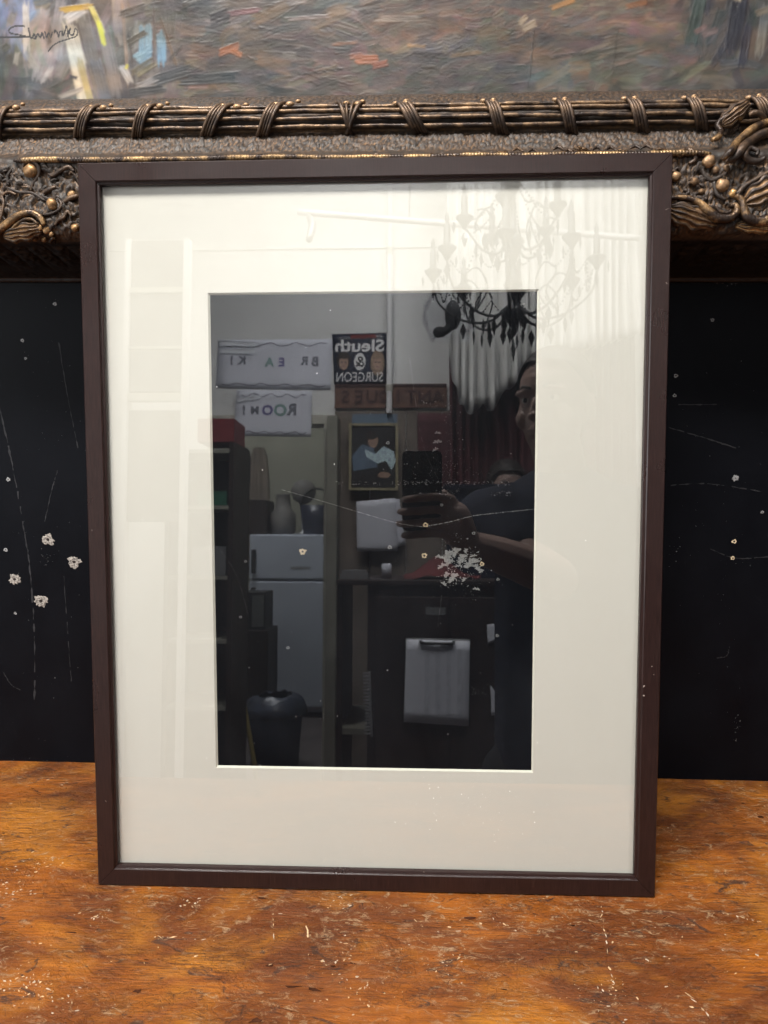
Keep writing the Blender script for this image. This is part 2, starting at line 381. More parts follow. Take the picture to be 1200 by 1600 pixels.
for cx, cy, n, sp in ((38, 1535, 60, 0.012), (150, 1432, 26, 0.010), (90, 1560, 26, 0.010), (700, 1505, 34, 0.012), (545, 1490, 34, 0.012), (560, 1545, 30, 0.014), (1150, 1490, 14, 0.02), (960, 1532, 10, 0.004), (940, 1558, 26, 0.012), (300, 1412, 16, 0.006), (530, 1408, 22, 0.008), (20, 1390, 40, 0.014), (60, 1350, 40, 0.015)):
    q = on_table(cx, cy)
    for i in range(n):
        a = random.choice((0.0004, 0.0006, 0.0009, 0.0013, 0.0018)); L.append((q[0]+random.gauss(0, sp*1.2), q[1]+random.gauss(0, sp*0.7), a, a*random.uniform(0.2, 0.6), random.gauss(0, 0.9)))
random.shuffle(L); chips('bare_fleck', L[::2], 'table_chip', table, tframe); chips('pale_fleck', L[1::2], 'table_chip_pale', table, tframe)
L = []
for px, py, a, b in ((215, 1548, 0.0060, 0.0035), (410, 1403, 0.007, 0.003), (735, 1432, 0.008, 0.003), (420, 1508, 0.006, 0.0022), (455, 1540, 0.012, 0.0022), (490, 1545, 0.010, 0.003), (400, 1592, 0.008, 0.004), (1190, 1275, 0.007, 0.004), (940, 1480, 0.006, 0.0018), (895, 1445, 0.005, 0.002), (110, 1455, 0.008, 0.0015), (520, 1508, 0.004, 0.002)):
    q = on_table(px, py); L.append((q[0], q[1], a*0.75, b*0.7, random.gauss(0, 0.15)))
for i in range(260):
    x, y = random.uniform(-0.48, 0.48), random.uniform(-0.19, 0.225); a = random.choice((0.0006, 0.001, 0.0016, 0.003)); L.append((x, y, a, a*random.uniform(0.10, 0.25), random.gauss(0, 0.15)))
chips('dark_gouge', L, 'table_gouge', table, lambda x, y, h: (x, y, TZ+tz(x, y)+0.00002+h))

# ------------------------------------------------------------------ the black panel behind
ROTB = math.atan(BSLOPE)
panel = empty('black_panel', (0, BY, 0), (0, 0, ROTB), label='scratched flat black painted panel standing behind the picture frame', cat='panel')
MB = Matrix.Translation((0, BY, 0)) @ Matrix.Rotation(ROTB, 4, 'Z'); MBI = MB.inverted()
def pl(px, py, d=0.0): q = MBI @ Vector(on_board(px, py, d)); return (q.x, q.z)
box('board', -0.85, 0.85, 0.0, 0.03, -0.003, 1.6, 'black_paint', panel)
def pframe(u, v, h): return (u, -0.0001-h, v)
def ribbon(name, pts, wd, mat, n=14):
    P = catmull([pl(a_, b_) for a_, b_ in pts], n); T = np.gradient(P, axis=0); T /= np.linalg.norm(T, axis=1)[:, None]; N_ = np.stack([-T[:, 1], T[:, 0]], 1); V, F = [], []
    for i, (p_, n_) in enumerate(zip(P, N_)):
        q_ = max(0.05, 1+0.9*random.gauss(0, 0.6)); p_ = p_+n_*random.gauss(0, wd*0.35)
        V += [pframe(*(p_-n_*wd*q_), 0.0001), pframe(*(p_+n_*wd*q_), 0.0001)]
    for i in range(len(P)-1):
        if random.random() > 0.10: F.append((2*i, 2*i+2, 2*i+3, 2*i+1))
    return mesh(name, V, F, mat, panel)
ribbon('scratch', [(440, 765), (500, 782), (560, 800), (620, 817), (660, 823)], 0.00022, 'chipped_paint', 40); ribbon('scratch', [(660, 823), (700, 816), (740, 806), (790, 800), (860, 793)], 0.00032, 'chipped_paint', 40)
ribbon('scratch', [(-10, 600), (6, 665), (22, 740), (38, 830), (48, 900), (54, 1000), (54, 1100)], 0.0007, 'scuff_grey', 16)
for p_, w_ in (([(92, 535), (104, 610), (122, 700)], 0.0004), ([(100, 900), (106, 990), (112, 1070)], 0.0004), ([(90, 735), (80, 770), (70, 815)], 0.0004), ([(5, 1050), (18, 1070), (32, 1078)], 0.0004), ([(1045, 668), (1100, 684), (1150, 700)], 0.0005), ([(1048, 758), (1110, 756), (1190, 768)], 0.0005), ([(1110, 858), (1150, 872), (1200, 870)], 0.0004), ([(1060, 632), (1120, 632)], 0.0004), ([(1120, 1028), (1135, 1025), (1140, 1010)], 0.0004), ([(345, 860), (370, 900), (388, 960)], 0.0004), ([(690, 930), (684, 980)], 0.0005), ([(640, 560), (660, 690), (690, 760)], 0.0003)): ribbon('scratch', p_, w_, 'scuff_grey')
L = []
def cloud(px, py, n, sx, sy, smin, smax, asp=0.6, an=None):
    for i in range(n):
        u, v = pl(px+random.gauss(0, sx), py+random.gauss(0, sy)); a = random.uniform(smin, smax)*random.choice((0.5, 0.8, 1.0))
        L.append((u, v, a, a*random.uniform(0.3, 1)*asp, random.uniform(0, 6.28) if an is None else random.gauss(an, 0.3)))
def band(x0_, x1_, y_, n, sp, smin, smax):
    for i in range(n):
        u, v = pl(random.uniform(x0_, x1_), y_+random.gauss(0, sp)); a = random.uniform(smin, smax)*random.choice((0.4, 0.7, 1.0)); L.append((u, v, a, a*random.uniform(0.15, 0.5), random.gauss(0, 0.25)))
band(520, 640, 755, 60, 1.6, 0.0003, 0.0015); band(630, 800, 754, 150, 2.2, 0.0003, 0.0018); band(690, 830, 738, 50, 3.5, 0.0002, 0.0010); band(640, 720, 770, 26, 2.0, 0.0003, 0.0012); band(765, 800, 770, 40, 2.0, 0.0005, 0.0016); band(840, 1000, 750, 40, 3, 0.0003, 0.001)
def flake(px, py, r):
    u, v = pl(px, py); k = 26; ph_ = random.uniform(0, 6); V = []
    for i in range(k): a = 2*pi*i/k; q_ = r/1250.0*(0.75+0.35*sin(2*a+ph_)+0.25*sin(5*a+2*ph_)+random.uniform(-0.28, 0.28)); V.append(pframe(u+q_*cos(a)*1.15, v+q_*sin(a)*0.8, 0.00016))
    return mesh('paint_chip', V, [tuple(range(k))], 'chipped_paint', panel)
for a in ((700, 868, 9), (712, 862, 7), (722, 872, 8), (735, 880, 10), (745, 886, 7), (702, 878, 6), (690, 884, 5), (708, 902, 8), (698, 898, 5), (725, 905, 4), (688, 870, 5), (716, 884, 4), (740, 868, 4), (752, 892, 4), (694, 912, 4), (728, 860, 4), (744, 920, 4), (684, 676, 3.5), (683, 690, 4.5), (680, 702, 3.5)): flake(*a)
cloud(712, 880, 130, 14, 14, 0.0004, 0.0022); cloud(728, 872, 40, 12, 6, 0.0008, 0.0030); cloud(700, 905, 40, 10, 8, 0.0005, 0.0020); cloud(735, 895, 60, 18, 18, 0.0003, 0.0010)
cloud(708, 842, 26, 10, 5, 0.0003, 0.0011); cloud(745, 930, 30, 14, 9, 0.0003, 0.0009)
cloud(705, 690, 130, 12, 50, 0.0003, 0.0018, 0.22, 1.57); cloud(690, 740, 70, 34, 9, 0.0003, 0.0011); cloud(678, 632, 40, 10, 5, 0.0003, 0.0016, 0.3, 1.57); cloud(700, 760, 60, 8, 30, 0.0003, 0.0012, 0.3, 1.4)
cloud(745, 1080, 16, 8, 4, 0.0004, 0.0010); cloud(700, 1205, 5, 6, 1, 0.0006, 0.0014); cloud(690, 1000, 90, 70, 120, 0.0002, 0.0005); cloud(420, 700, 60, 60, 100, 0.0002, 0.0005); cloud(430, 950, 50, 40, 100, 0.0002, 0.0005)
cloud(60, 800, 70, 40, 200, 0.0002, 0.0006); cloud(75, 875, 20, 6, 6, 0.0003, 0.0008); cloud(1120, 800, 80, 40, 200, 0.0002, 0.0005); cloud(1140, 443, 14, 8, 3, 0.0004, 0.0014); cloud(1052, 860, 10, 10, 10, 0.0003, 0.0008); cloud(1150, 1135, 14, 3, 10, 0.0003, 0.0012); cloud(55, 1190, 20, 40, 6, 0.0002, 0.0007)
chips('paint_chip', L, 'chipped_paint', panel, pframe, 0.00012)
def screw_hole(px, py, r, hole, mat):
    u, v = pl(px, py); k = 26; V, F, I = [], [], []
    rings = ((1.0, 0.0000, 0.26), (0.72, 0.0003*r/0.007, 0.20), (0.45, 0.0003*r/0.007, 0.15), (hole, 0.0001, 0.08), (hole*0.8, -0.0, 0.05))
    ph = random.uniform(0, 6)
    for (q, h, j) in rings:
        for i in range(k):
            a = 2*pi*i/k; rr = r*q*(1+j*(0.6*sin(3*a+ph)+0.5*sin(5*a+2*ph))*0.6+random.uniform(-j, j)*0.8)
            V.append((u+rr*cos(a), -0.00025-h*random.uniform(0.6, 1.3), v+rr*sin(a)*0.9))
    for m in range(len(rings)-1):
        for i in range(k): F.append((m*k+i, m*k+(i+1) % k, (m+1)*k+(i+1) % k, (m+1)*k+i)); I.append(0 if m < 3 else 1)
    F.append(tuple((len(rings)-1)*k+i for i in range(k))); I.append(1)
    mesh('screw_hole', V, [f[::-1] for f in F], None, panel, False, [mat, 'hole_dark'], I)
for a in ((75, 843, 0.0075, 0.27), (116, 878, 0.0080, 0.26), (23, 905, 0.0072, 0.26), (64, 939, 0.0082, 0.27)): screw_hole(*a, 'torn_wood')
for a in ((35, 532, 0.0022, 0.3), (40, 560, 0.0016, 0.3), (9, 859, 0.0026, 0.3), (24, 958, 0.0018, 0.3), (86, 475, 0.0022, 0.3), (13, 749, 0.0026, 0.3), (1056, 587, 0.0022, 0.5), (1054, 618, 0.0020, 0.6), (1149, 747, 0.0036, 0.2), (1191, 800, 0.0018, 0.6), (609, 855, 0.0024, 0.6), (740, 833, 0.0020, 0.55), (778, 905, 0.0018, 0.55), (777, 993, 0.0020, 0.5), (450, 1012, 0.0020, 0.5), (606, 692, 0.0020, 0.6), (384, 877, 0.0018, 0.5), (376, 964, 0.0018, 0.5), (690, 789, 0.0018, 0.6), (1113, 500, 0.002, 0.3)): screw_hole(*a, 'chipped_paint')
for a in ((1147, 846, 0.0026, 0.45), (1145, 872, 0.0024, 0.4), (473, 862, 0.0042, 0.3), (665, 820, 0.0030, 0.55), (663, 868, 0.0034, 0.45), (753, 881, 0.0026, 0.4)): screw_hole(*a, 'fresh_wood')

# ------------------------------------------------------------------ the large oil painting in its carved frame
P0 = Vector(on_board(600, 442, 0.0)); ROLLP = 0.0130
big = empty('oil_painting', P0, (0, ROLLP, ROTB), label='large oil painting in a wide carved bronze-gilt frame hung on the black panel', cat='painting')
MP = Matrix.Translation(P0) @ Matrix.Rotation(ROTB, 4, 'Z') @ Matrix.Rotation(ROLLP, 4, 'Y'); MPI = MP.inverted()
def pp(px, py, d): q = MPI @ Vector(on_board(px, py, d)); return np.array([q.x, q.y, q.z])
KN = [(442, 0.0), (441, 0.007), (437, 0.009), (434.5, 0.0075), (424, 0.034), (402, 0.070), (388, 0.092), (378, 0.106), (366, 0.1145), (350, 0.1185), (330, 0.1170), (300, 0.1130), (270, 0.1110), (256, 0.1110), (247, 0.1120), (241, 0.1085), (236, 0.1000), (222, 0.0925), (209, 0.0860), (204, 0.0810), (199, 0.0850), (186, 0.0900), (172, 0.0840), (166, 0.0780), (161, 0.0770), (153, 0.0660), (150, 0.0590), (148, 0.0480)]
KW = np.array([pp(600, a, b)[2] for a, b in KN]); KD = np.array([b for a, b in KN])
KW = np.maximum.accumulate(KW+np.arange(len(KW))*1e-5)
def dsurf(wv): return np.interp(wv, KW, KD)
W_SIGHT = KW[-1]; W_CARVE0, W_CARVE1 = KW[9], KW[14]
# bottom rail: fine relief
arc = np.concatenate([[0], np.cumsum(np.hypot(np.diff(KW), np.diff(KD)))])
sa = np.linspace(0, arc[-1], 170); pw_, pd_ = np.interp(sa, arc, KW), np.interp(sa, arc, KD)
for _ in range(2): pw_[1:-1] = (pw_[:-2]+2*pw_[1:-1]+pw_[2:])/4; pd_[1:-1] = (pd_[:-2]+2*pd_[1:-1]+pd_[2:])/4
tw_, td_ = np.gradient(pw_), np.gradient(pd_); ln = np.hypot(tw_, td_)+1e-9; nw_, nd_ = -td_/ln, tw_/ln    # outward normal (w, d)
us = spaced(-0.60, 0.60, -0.40, 0.40, 0.0010, 0.006)
U, S = np.meshgrid(us, sa, indexing='ij'); Wg = np.broadcast_to(pw_, U.shape); 
band = ss(KW[7], KW[9], Wg)*(1-ss(KW[12]+0.004, KW[14]-0.001, Wg))
sand = ss(KW[16], KW[16]+0.002, Wg)*(1-ss(KW[18]-0.002, KW[19], Wg))
top = ss(KW[23], KW[24], Wg)*(1-ss(KW[26]-0.001, KW[27], Wg))
cove = ss(KW[4], KW[5], Wg)*(1-ss(KW[6], KW[7], Wg))
x1, y1 = U*125+1.4*vnoise(U*70, S*70, 31), S*125+1.4*vnoise(U*70+9, S*70, 32)
rel = 0.0038*(0.6-np.abs(fbm(x1, y1, 3, 11))*2.2)+0.0024*(0.5-np.abs(vnoise(U*300, S*300, 17)))+0.0010*vnoise(U*700, S*700, 18)
H = band*rel+sand*(0.0011*vnoise(U*520, S*520, 21)+0.0007*vnoise(U*1000, S*900, 22))+top*(0.0007*vnoise(U*420, S*900, 23)+0.0004*vnoise(U*800, S*900, 26))
H += cove*0.0028*(np.abs(np.sin(U*pi/0.021))**0.6*np.sin((Wg-KW[4])/(KW[7]-KW[4])*pi)-0.4+0.3*vnoise(U*240, S*240, 25))
H += 0.0003*vnoise(U*260, S*260, 24)
Pg = np.stack([U, -(pd_[None]+nd_[None]*H), pw_[None]+nw_[None]*H], -1)
rail = grid_mesh('frame_rail', Pg, 'gilt_body', big)
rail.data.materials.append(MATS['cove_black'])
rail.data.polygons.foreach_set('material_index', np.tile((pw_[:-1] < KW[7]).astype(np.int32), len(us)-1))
# the other three sides carry the same moulding, plainer (out of the photograph)
WO, HO = 0.60+KW[-1]*0, 0.95
prof = [(a, b) for a, b in zip(KW, KD)]
for side in (-1, 1):
    V = []; F = []
    for a, b in prof: V += [(side*(0.60+0.12-a*0.7), -b*0.9, KW[-1]*0.0+0.0), (side*(0.60+0.12-a*0.7), -b*0.9, HO)]
    for i in range(len(prof)-1): F.append((2*i, 2*i+1, 2*i+3, 2*i+2) if side > 0 else (2*i, 2*i+2, 2*i+3, 2*i+1))
    mesh('frame_rail', V, F, 'gilt_body', big, True)

# reeds, ribbon ties, cord
cw = (KW[20]+KW[22])/2; cdp = np.interp(cw, KW, KD)-0.0052; rb = 0.0118
for k, an in enumerate((-42, -6, 30, 62)):
    a = radians(an); xx = np.linspace(-0.60, 0.60, 241)
    pts = np.stack([xx, -(cdp+rb*0.75*cos(a))+0.0004*vnoise(xx*40, xx*0+k, 5), cw+rb*1.0*sin(a)+0.0006*vnoise(xx*30, xx*0+k, 6)], -1)
    tube('reed', pts, 0.0021+0.0004*vnoise(xx*70, xx*0+k, 7), 'gilt_reed', big, 8)
def tie_vf(sl):
    L = []
    for j, off in enumerate((-0.0052, -0.0024, 0.0004, 0.0036)):
        pts = []
        for an in np.linspace(-75, 88, 11):
            a = radians(an); f = an/85.0
            pts.append((off+sl*0.0100*f+(0 if sl else 0.0052*f*(j-1.5)), -(cdp+(rb*0.75+0.0034)*cos(a)), cw+(rb+0.0026)*sin(a)))
        L.append(tube_vf(catmull(pts, 3), 0.0021 if j in (0, 3) else 0.0014, 6))
    for dx, dw, r in ((sl*0.010-0.004, 0.0125, 0.0030), (sl*0.012+0.007, 0.0120, 0.0036), (sl*0.016+0.011, 0.0145, 0.0022)):
        L.append(ball_vf((dx, -(cdp+0.0045), cw+dw), (r*1.3, r, r*0.8), 8, 6))
    return merge(L)
TV = {s: tie_vf(s) for s in (-1, 0, 1)}; TM = {}
for px in (-185, -80, 25, 131, 230, 327, 430, 542, 652, 752, 858, 968, 1076, 1190, 1295):
    s = 1 if px < 500 else (0 if px < 600 else -1); u = pp(px, 186, 0.088)[0]
    if s not in TM:
        V, F = TV[s]; o = mesh('ribbon_tie', V, F, 'gilt_tie', big, True); TM[s] = o
    else: o = link(TM[s].copy(), big)
    o.location = (u, 0, 0); o.rotation_euler = (0, random.gauss(0, 0.06), 0); o.scale = (random.uniform(0.9, 1.1), 1, 1)
xx = np.linspace(pp(22, 247, 0.112)[0], pp(1112, 217, 0.112)[0], 260); wb = pp(600, 245, 0.114)[2]
tube('cord', np.stack([xx, xx*0-(0.1140+0.0004*vnoise(xx*40, xx*0, 3)), wb+0.0007*vnoise(xx*22, xx*0, 4)], -1), 0.0029*np.clip(np.minimum(xx-xx[0]+0.004, xx[-1]-xx+0.004)/0.012, 0.25, 1), 'gilt_cord', big, 10)

# carved ornament: scrolls, leaves and bosses
def op(px, py, lift=0.0):
    q = pp(px, py, 0.114)
    for _ in range(3): q = pp(px, py, float(dsurf(q[2]))+lift)
    return q
def scroll(pts, r, mat='gilt_scroll', lift=0.003, squash=None, name='scroll'):
    P = [op(x, y, lift) for x, y in pts]; r = np.asarray(r, float)/1500.0
    r = np.interp(np.linspace(0, 1, len(P)), np.linspace(0, 1, len(r)), r)
    return tube(name, P, r, mat, big, 10, 5, squash)
def boss(px, py, r, mat='gilt_leaf', lift=0.002):
    q = op(px, py, lift); r = r/1560.0
    V, F = ball_vf((0, 0, 0), (r, r*0.8, r), 16, 11); k1 = random.uniform(0, 50)
    V = [tuple(np.array(v)*(1+0.22*noise.noise(Vector(v)*0.9/r+Vector((k1, 0, 0)))+0.10*noise.noise(Vector(v)*2.6/r+Vector((0, k1, 0))))) for v in V]
    o = mesh('boss', V, F, mat, big, True); o.location = q; return o
def leaf(px, py, rx, ry, an=0.0, mat='gilt_leaf', lift=0.0, ridges=5, thick=0.006):
    q = op(px, py, lift); rx /= 1560.0; ry /= 1560.0
    n, m = 34, 22; A = np.linspace(-1, 1, n); B = np.linspace(-1, 1, m); a, b = np.meshgrid(A, B, indexing='ij')
    prof_ = np.sqrt(np.clip(1-a*a, 0, 1))*(1+0.12*np.sin(a*9)); x = rx*a; z = ry*b*prof_
    h = thick*(np.clip(1-b*b, 0, 1)**0.6)*np.clip(1-a**4, 0, 1)*(1+0.28*np.sin((b*0.5+0.5)*pi*ridges*2+a*2.5))
    h = h+0.0006*vnoise(a*9+px, b*9, 3)
    c, s = cos(an), sin(an)
    P = np.stack([x*c-z*s, -h+0.001, x*s+z*c], -1)
    o = grid_mesh('leaf', P, mat, big); o.location = q; return o
# left end
scroll([(-40, 385), (-8, 366), (14, 348), (34, 335), (52, 333), (64, 341), (69, 352)], [6, 6.5, 6, 5.5, 5, 4.5, 3], lift=0.004)
scroll([(12, 372), (20, 356), (34, 345), (48, 342), (60, 350)], [1.5, 2.2, 2.2, 2, 1.2], lift=0.004)
leaf(36, 362, 34, 15, 0.2, lift=0.003); leaf(-30, 352, 30, 24, 0.5)
for x, y, r in ((48, 267, 10.5), (82, 320, 8.5), (62, 356, 5), (73, 360, 5.5), (54, 373, 4.5), (69, 374, 4.5), (80, 366, 4), (118, 356, 6), (112, 304, 6)): boss(x, y, r)
scroll([(36, 268), (38, 256), (50, 252), (60, 260), (60, 274), (52, 288), (48, 298)], [2, 3, 3.5, 3.5, 3, 2.5, 1.5], 'gilt_tie', 0.001)
scroll([(75, 272), (84, 274), (96, 266), (108, 261), (116, 268)], [1.5, 3, 3.4, 3, 2], 'gilt_tie', 0.002)
scroll([(68, 302), (78, 296), (88, 292)], [3.5, 4, 2.5], 'gilt_tie', 0.002); scroll([(100, 316), (110, 310), (122, 306)], [3, 4, 3], 'gilt_tie', 0.002)
scroll([(-4, 352), (2, 336), (6, 318), (4, 306), (14, 300), (26, 304)], [2.5, 2.5, 2.2, 2, 2, 1.4], 'gilt_tie', 0.002)
scroll([(66, 336), (80, 334), (92, 328), (96, 318), (90, 310)], [2, 2.4, 2.4, 2.2, 1.5], 'gilt_tie', 0.002)
scroll([(86, 352), (92, 344), (100, 340), (106, 330), (112, 338)], [2, 3, 3, 2.5, 1.5], 'gilt_leaf', 0.002)
scroll([(78, 378), (84, 372), (86, 380)], [3, 2.5, 1.5], 'gilt_scroll', 0.003)
scroll([(10, 292), (30, 300), (52, 302), (70, 314)], [1.2, 2, 2, 1], 'gilt_body', 0.002); scroll([(20, 262), (12, 276), (14, 290)], [1.5, 2.5, 1.5], 'gilt_body', 0.001)
for i in range(26): scroll([(x0 := random.uniform(-30, 112), y0 := random.uniform(256, 345)), (x0+random.uniform(3, 8), y0+random.uniform(-6, 2)), (x0+random.uniform(8, 16), y0+random.uniform(-4, 7))], [1.0, random.uniform(1.6, 3.2), 1.0], random.choice(("gilt_body", "gilt_tie")), 0.0005)
# strip along the top of the picture frame
for i in range(46):
    x0 = 130+i*20+random.uniform(-5, 5); y0 = 262-i*0.72+random.uniform(-4, 3)
    if i % 3 == 0: leaf(x0, y0+6, 14, 7, random.uniform(-0.3, 0.3), lift=-0.001, thick=0.004)
    else: scroll([(x0-8, y0+2), (x0, y0-2), (x0+9, y0+3)], [1, 2.6, 1], 'gilt_tie', 0.0005)
# right end
leaf(1082, 338, 40, 19, -0.25, lift=0.002); leaf(1186, 352, 34, 12, 0.0, 'gilt_scroll', 0.001)
scroll([(1030, 312), (1053, 309), (1074, 310), (1092, 317), (1106, 330), (1122, 341), (1140, 341), (1151, 331), (1149, 321), (1141, 322)], [3, 3.5, 4.2, 5, 6.5, 7, 6.5, 5, 4, 3], lift=0.006)
scroll([(1040, 322), (1062, 320), (1080, 325), (1096, 338), (1112, 349)], [1.2, 2, 2.2, 2.4, 1.4], 'gilt_leaf', lift=0.005)
scroll([(1118, 321), (1126, 331), (1136, 333), (1144, 328)], [2, 3, 3, 2], lift=0.007)
scroll([(1150, 305), (1158, 312), (1162, 326), (1168, 340), (1184, 346), (1205, 342), (1230, 330)], [4, 4.5, 5.5, 7, 7.5, 7, 5], lift=0.006)
scroll([(1152, 304), (1162, 292), (1178, 282), (1200, 270), (1230, 262)], [4, 3.5, 3.2, 3, 3], 'gilt_leaf', 0.005)
leaf(1196, 300, 34, 26, 0.5, lift=0.002)
scroll([(1112, 219), (1122, 214), (1126, 205), (1121, 196), (1127, 187), (1138, 181), (1150, 180), (1158, 187)], [3, 4.5, 4, 4, 3.5, 3.5, 3.5, 3], lift=0.012)
leaf(1148, 178, 26, 13, 0.7, 'gilt_tie', 0.008); leaf(1145, 198, 14, 9, 1.0, 'gilt_body', 0.004)
scroll([(1128, 250), (1140, 238), (1150, 224), (1164, 211), (1180, 199), (1204, 190), (1240, 186)], [3, 5, 5, 5.5, 5.5, 5, 4], lift=0.014)
scroll([(1134, 254), (1150, 244), (1160, 232), (1172, 220), (1190, 210), (1215, 204)], [3, 6, 7, 7, 7, 6], 'gilt_tie', lift=0.008)
scroll([(1170, 180), (1180, 176), (1192, 182), (1194, 192), (1184, 196)], [3, 4, 4, 3.5, 2.5], 'gilt_tie', 0.010)
scroll([(1196, 246), (1184, 252), (1170, 250), (1164, 240), (1172, 232), (1184, 236), (1182, 243)], [3, 4.5, 5, 4.5, 4, 3, 2.5], 'gilt_tie', 0.006)
for x, y, r, m in ((1107, 252, 9, 'gilt_tie'), (1128, 290, 9.5, 'gilt_tie'), (1145, 302, 6, 'gilt_scroll'), (1152, 306, 5.5, 'gilt_leaf'), (1186, 304, 6, 'gilt_tie'), (1056, 276, 7, 'gilt_tie'), (1118, 266, 5, 'gilt_body'), (1135, 263, 5, 'gilt_body'), (1084, 284, 6, 'gilt_body'), (1096, 300, 5, 'gilt_body')): boss(x, y, r, m)
scroll([(1062, 246), (1064, 237), (1074, 234), (1085, 239), (1086, 250), (1076, 256)], [3, 3.5, 3.5, 3.5, 3.5, 2.5], 'gilt_tie', 0.002)
scroll([(1096, 262), (1102, 276), (1112, 282), (1126, 276), (1136, 270)], [2.5, 3.5, 3.5, 3, 2], 'gilt_body', 0.001)
scroll([(1116, 284), (1117, 296), (1122, 306), (1134, 312)], [2.5, 3, 3, 2], 'gilt_body', 0.002)
for i in range(26): scroll([(x0 := random.uniform(1046, 1100), y0 := random.uniform(252, 312)), (x0+random.uniform(3, 8), y0+random.uniform(-6, 4)), (x0+random.uniform(7, 15), y0+random.uniform(-5, 7))], [1.0, random.uniform(1.6, 3.4), 1.0], random.choice(('gilt_body', 'gilt_tie')), 0.0005)

# the canvas: brush strokes laid one over another, each with its own ridge of paint
gx = spaced(-0.60, 0.60, -0.41, 0.41, 0.00085, 0.01); gs = np.concatenate([np.arange(0, 0.106, 0.00085), np.arange(0.108, 0.62, 0.008)])
qa, qb = pp(600, 149, 0.046), pp(600, 0, 0.046); qc, qd = pp(0, 75, 0.046), pp(1200, 75, 0.046)
S0 = qa[2]-0.006; SX = (qd[0]-qc[0])/1200.0; SY = (qb[2]-qa[2])/149.0
def toU(px): return qc[0]+px*SX
def toS(py): return 0.006+(149-py)*SY
CC = np.zeros((len(gx), len(gs), 3)); CH = np.zeros((len(gx), len(gs)))
GX, GS = np.meshgrid(gx, gs, indexing='ij')
def lin(c): c = np.asarray(c, float)/255.0; return np.where(c < 0.04045, c/12.92, ((c+0.055)/1.055)**2.4)
CC[:] = lin((104, 94, 88))
def dab(px, py, ln_, wd, an, col, al=0.9, ht=0.0005, bend=0.0):
    u, s, Ln, Wd = toU(px), toS(py), ln_*SX, wd*SX
    R_ = hypot(Ln, Wd)*0.6+abs(bend)*SX
    i0, i1 = np.searchsorted(gx, [u-R_, u+R_]); j0, j1 = np.searchsorted(gs, [s-R_, s+R_])
    if i1 <= i0 or j1 <= j0: return
    dx = GX[i0:i1, j0:j1]-u; dy = GS[i0:i1, j0:j1]-s; c, s_ = cos(an), sin(an)
    a = (dx*c+dy*s_)/(Ln/2); b = (-dx*s_+dy*c)/(Wd/2); b = b-bend*SX/(Wd/2)*(a*a-0.3)
    sd = random.randint(0, 9999)
    br = vnoise(b*4.5+sd, a*1.2, 1); edge = 1+0.25*vnoise(b*3, a*2+sd, 2)
    m = ss(1.05, 0.85, np.abs(a)/edge)*ss(1.05, 0.75, np.abs(b))
    m2 = np.clip(m*al*(1+0.35*br), 0, 1)
    cc = lin(col)*(1+0.07*br[..., None])
    CC[i0:i1, j0:j1] = CC[i0:i1, j0:j1]*(1-m2[..., None])+cc*m2[..., None]
    CH[i0:i1, j0:j1] = CH[i0:i1, j0:j1]*(1-0.6*m)+ht*m*(0.7+0.6*br+0.7*ss(0.5, 0.95, np.abs(b)))
def jc(c, v=12): k = random.gauss(0, v); return tuple(min(250, max(8, x+k+random.gauss(0, v*0.4))) for x in c)
def region(n, x0, x1, y0, y1, pal, lr, wr, an, asd, ht=0.0005, al=0.85):
    for i in range(n): dab(random.uniform(x0, x1), random.uniform(y0, y1), random.uniform(*lr), random.uniform(*wr), random.gauss(an, asd), jc(random.choice(pal)), al*random.uniform(0.35, 0.85), ht*random.uniform(0.3, 1.6), random.gauss(0, 3))
region(500, -400, 1600, -900, 0, [(110, 105, 100), (140, 128, 115), (90, 100, 105), (150, 130, 100), (70, 75, 78)], (40, 140), (14, 40), 0.3, 0.7)
region(150, 240, 1120, -20, 155, [(112, 100, 94), (128, 114, 104), (98, 90, 88), (120, 104, 100), (104, 104, 98)], (50, 130), (10, 24), 0.0, 0.12)
region(420, 260, 760, -10, 155, [(118, 100, 92), (140, 118, 108), (92, 88, 88), (104, 106, 104), (132, 108, 108), (84, 80, 82), (150, 134, 122), (100, 96, 84)], (20, 62), (6, 17), 0.02, 0.22, 0.0007)
region(420, 620, 1100, -10, 155, [(138, 122, 108), (124, 116, 104), (112, 116, 108), (146, 126, 112), (104, 104, 96), (128, 108, 100), (96, 98, 98)], (18, 56), (6, 18), 0.05, 0.28, 0.0007)
region(90, 600, 1060, 0, 60, [(140, 106, 92), (150, 116, 96), (132, 104, 96), (158, 128, 104)], (14, 50), (4, 9), 0.05, 0.25)
region(40, 820, 1070, 100, 150, [(112, 120, 110), (124, 124, 112), (96, 106, 106)], (20, 60), (8, 16), 0.1, 0.3)
region(60, 280, 460, 90, 150, [(66, 68, 70), (80, 78, 78), (56, 60, 64), (96, 90, 86)], (20, 60), (5, 12), 0.05, 0.2)
region(60, 600, 700, 85, 150, [(74, 80, 86), (96, 96, 94), (84, 82, 80)], (14, 50), (5, 10), 0.0, 0.2)
region(90, 280, 1100, 0, 150, [(156, 126, 84), (136, 104, 112), (108, 116, 106), (84, 76, 78), (164, 146, 126), (70, 74, 80)], (26, 66), (12, 26), 0.05, 0.3, 0.0004, 0.62)
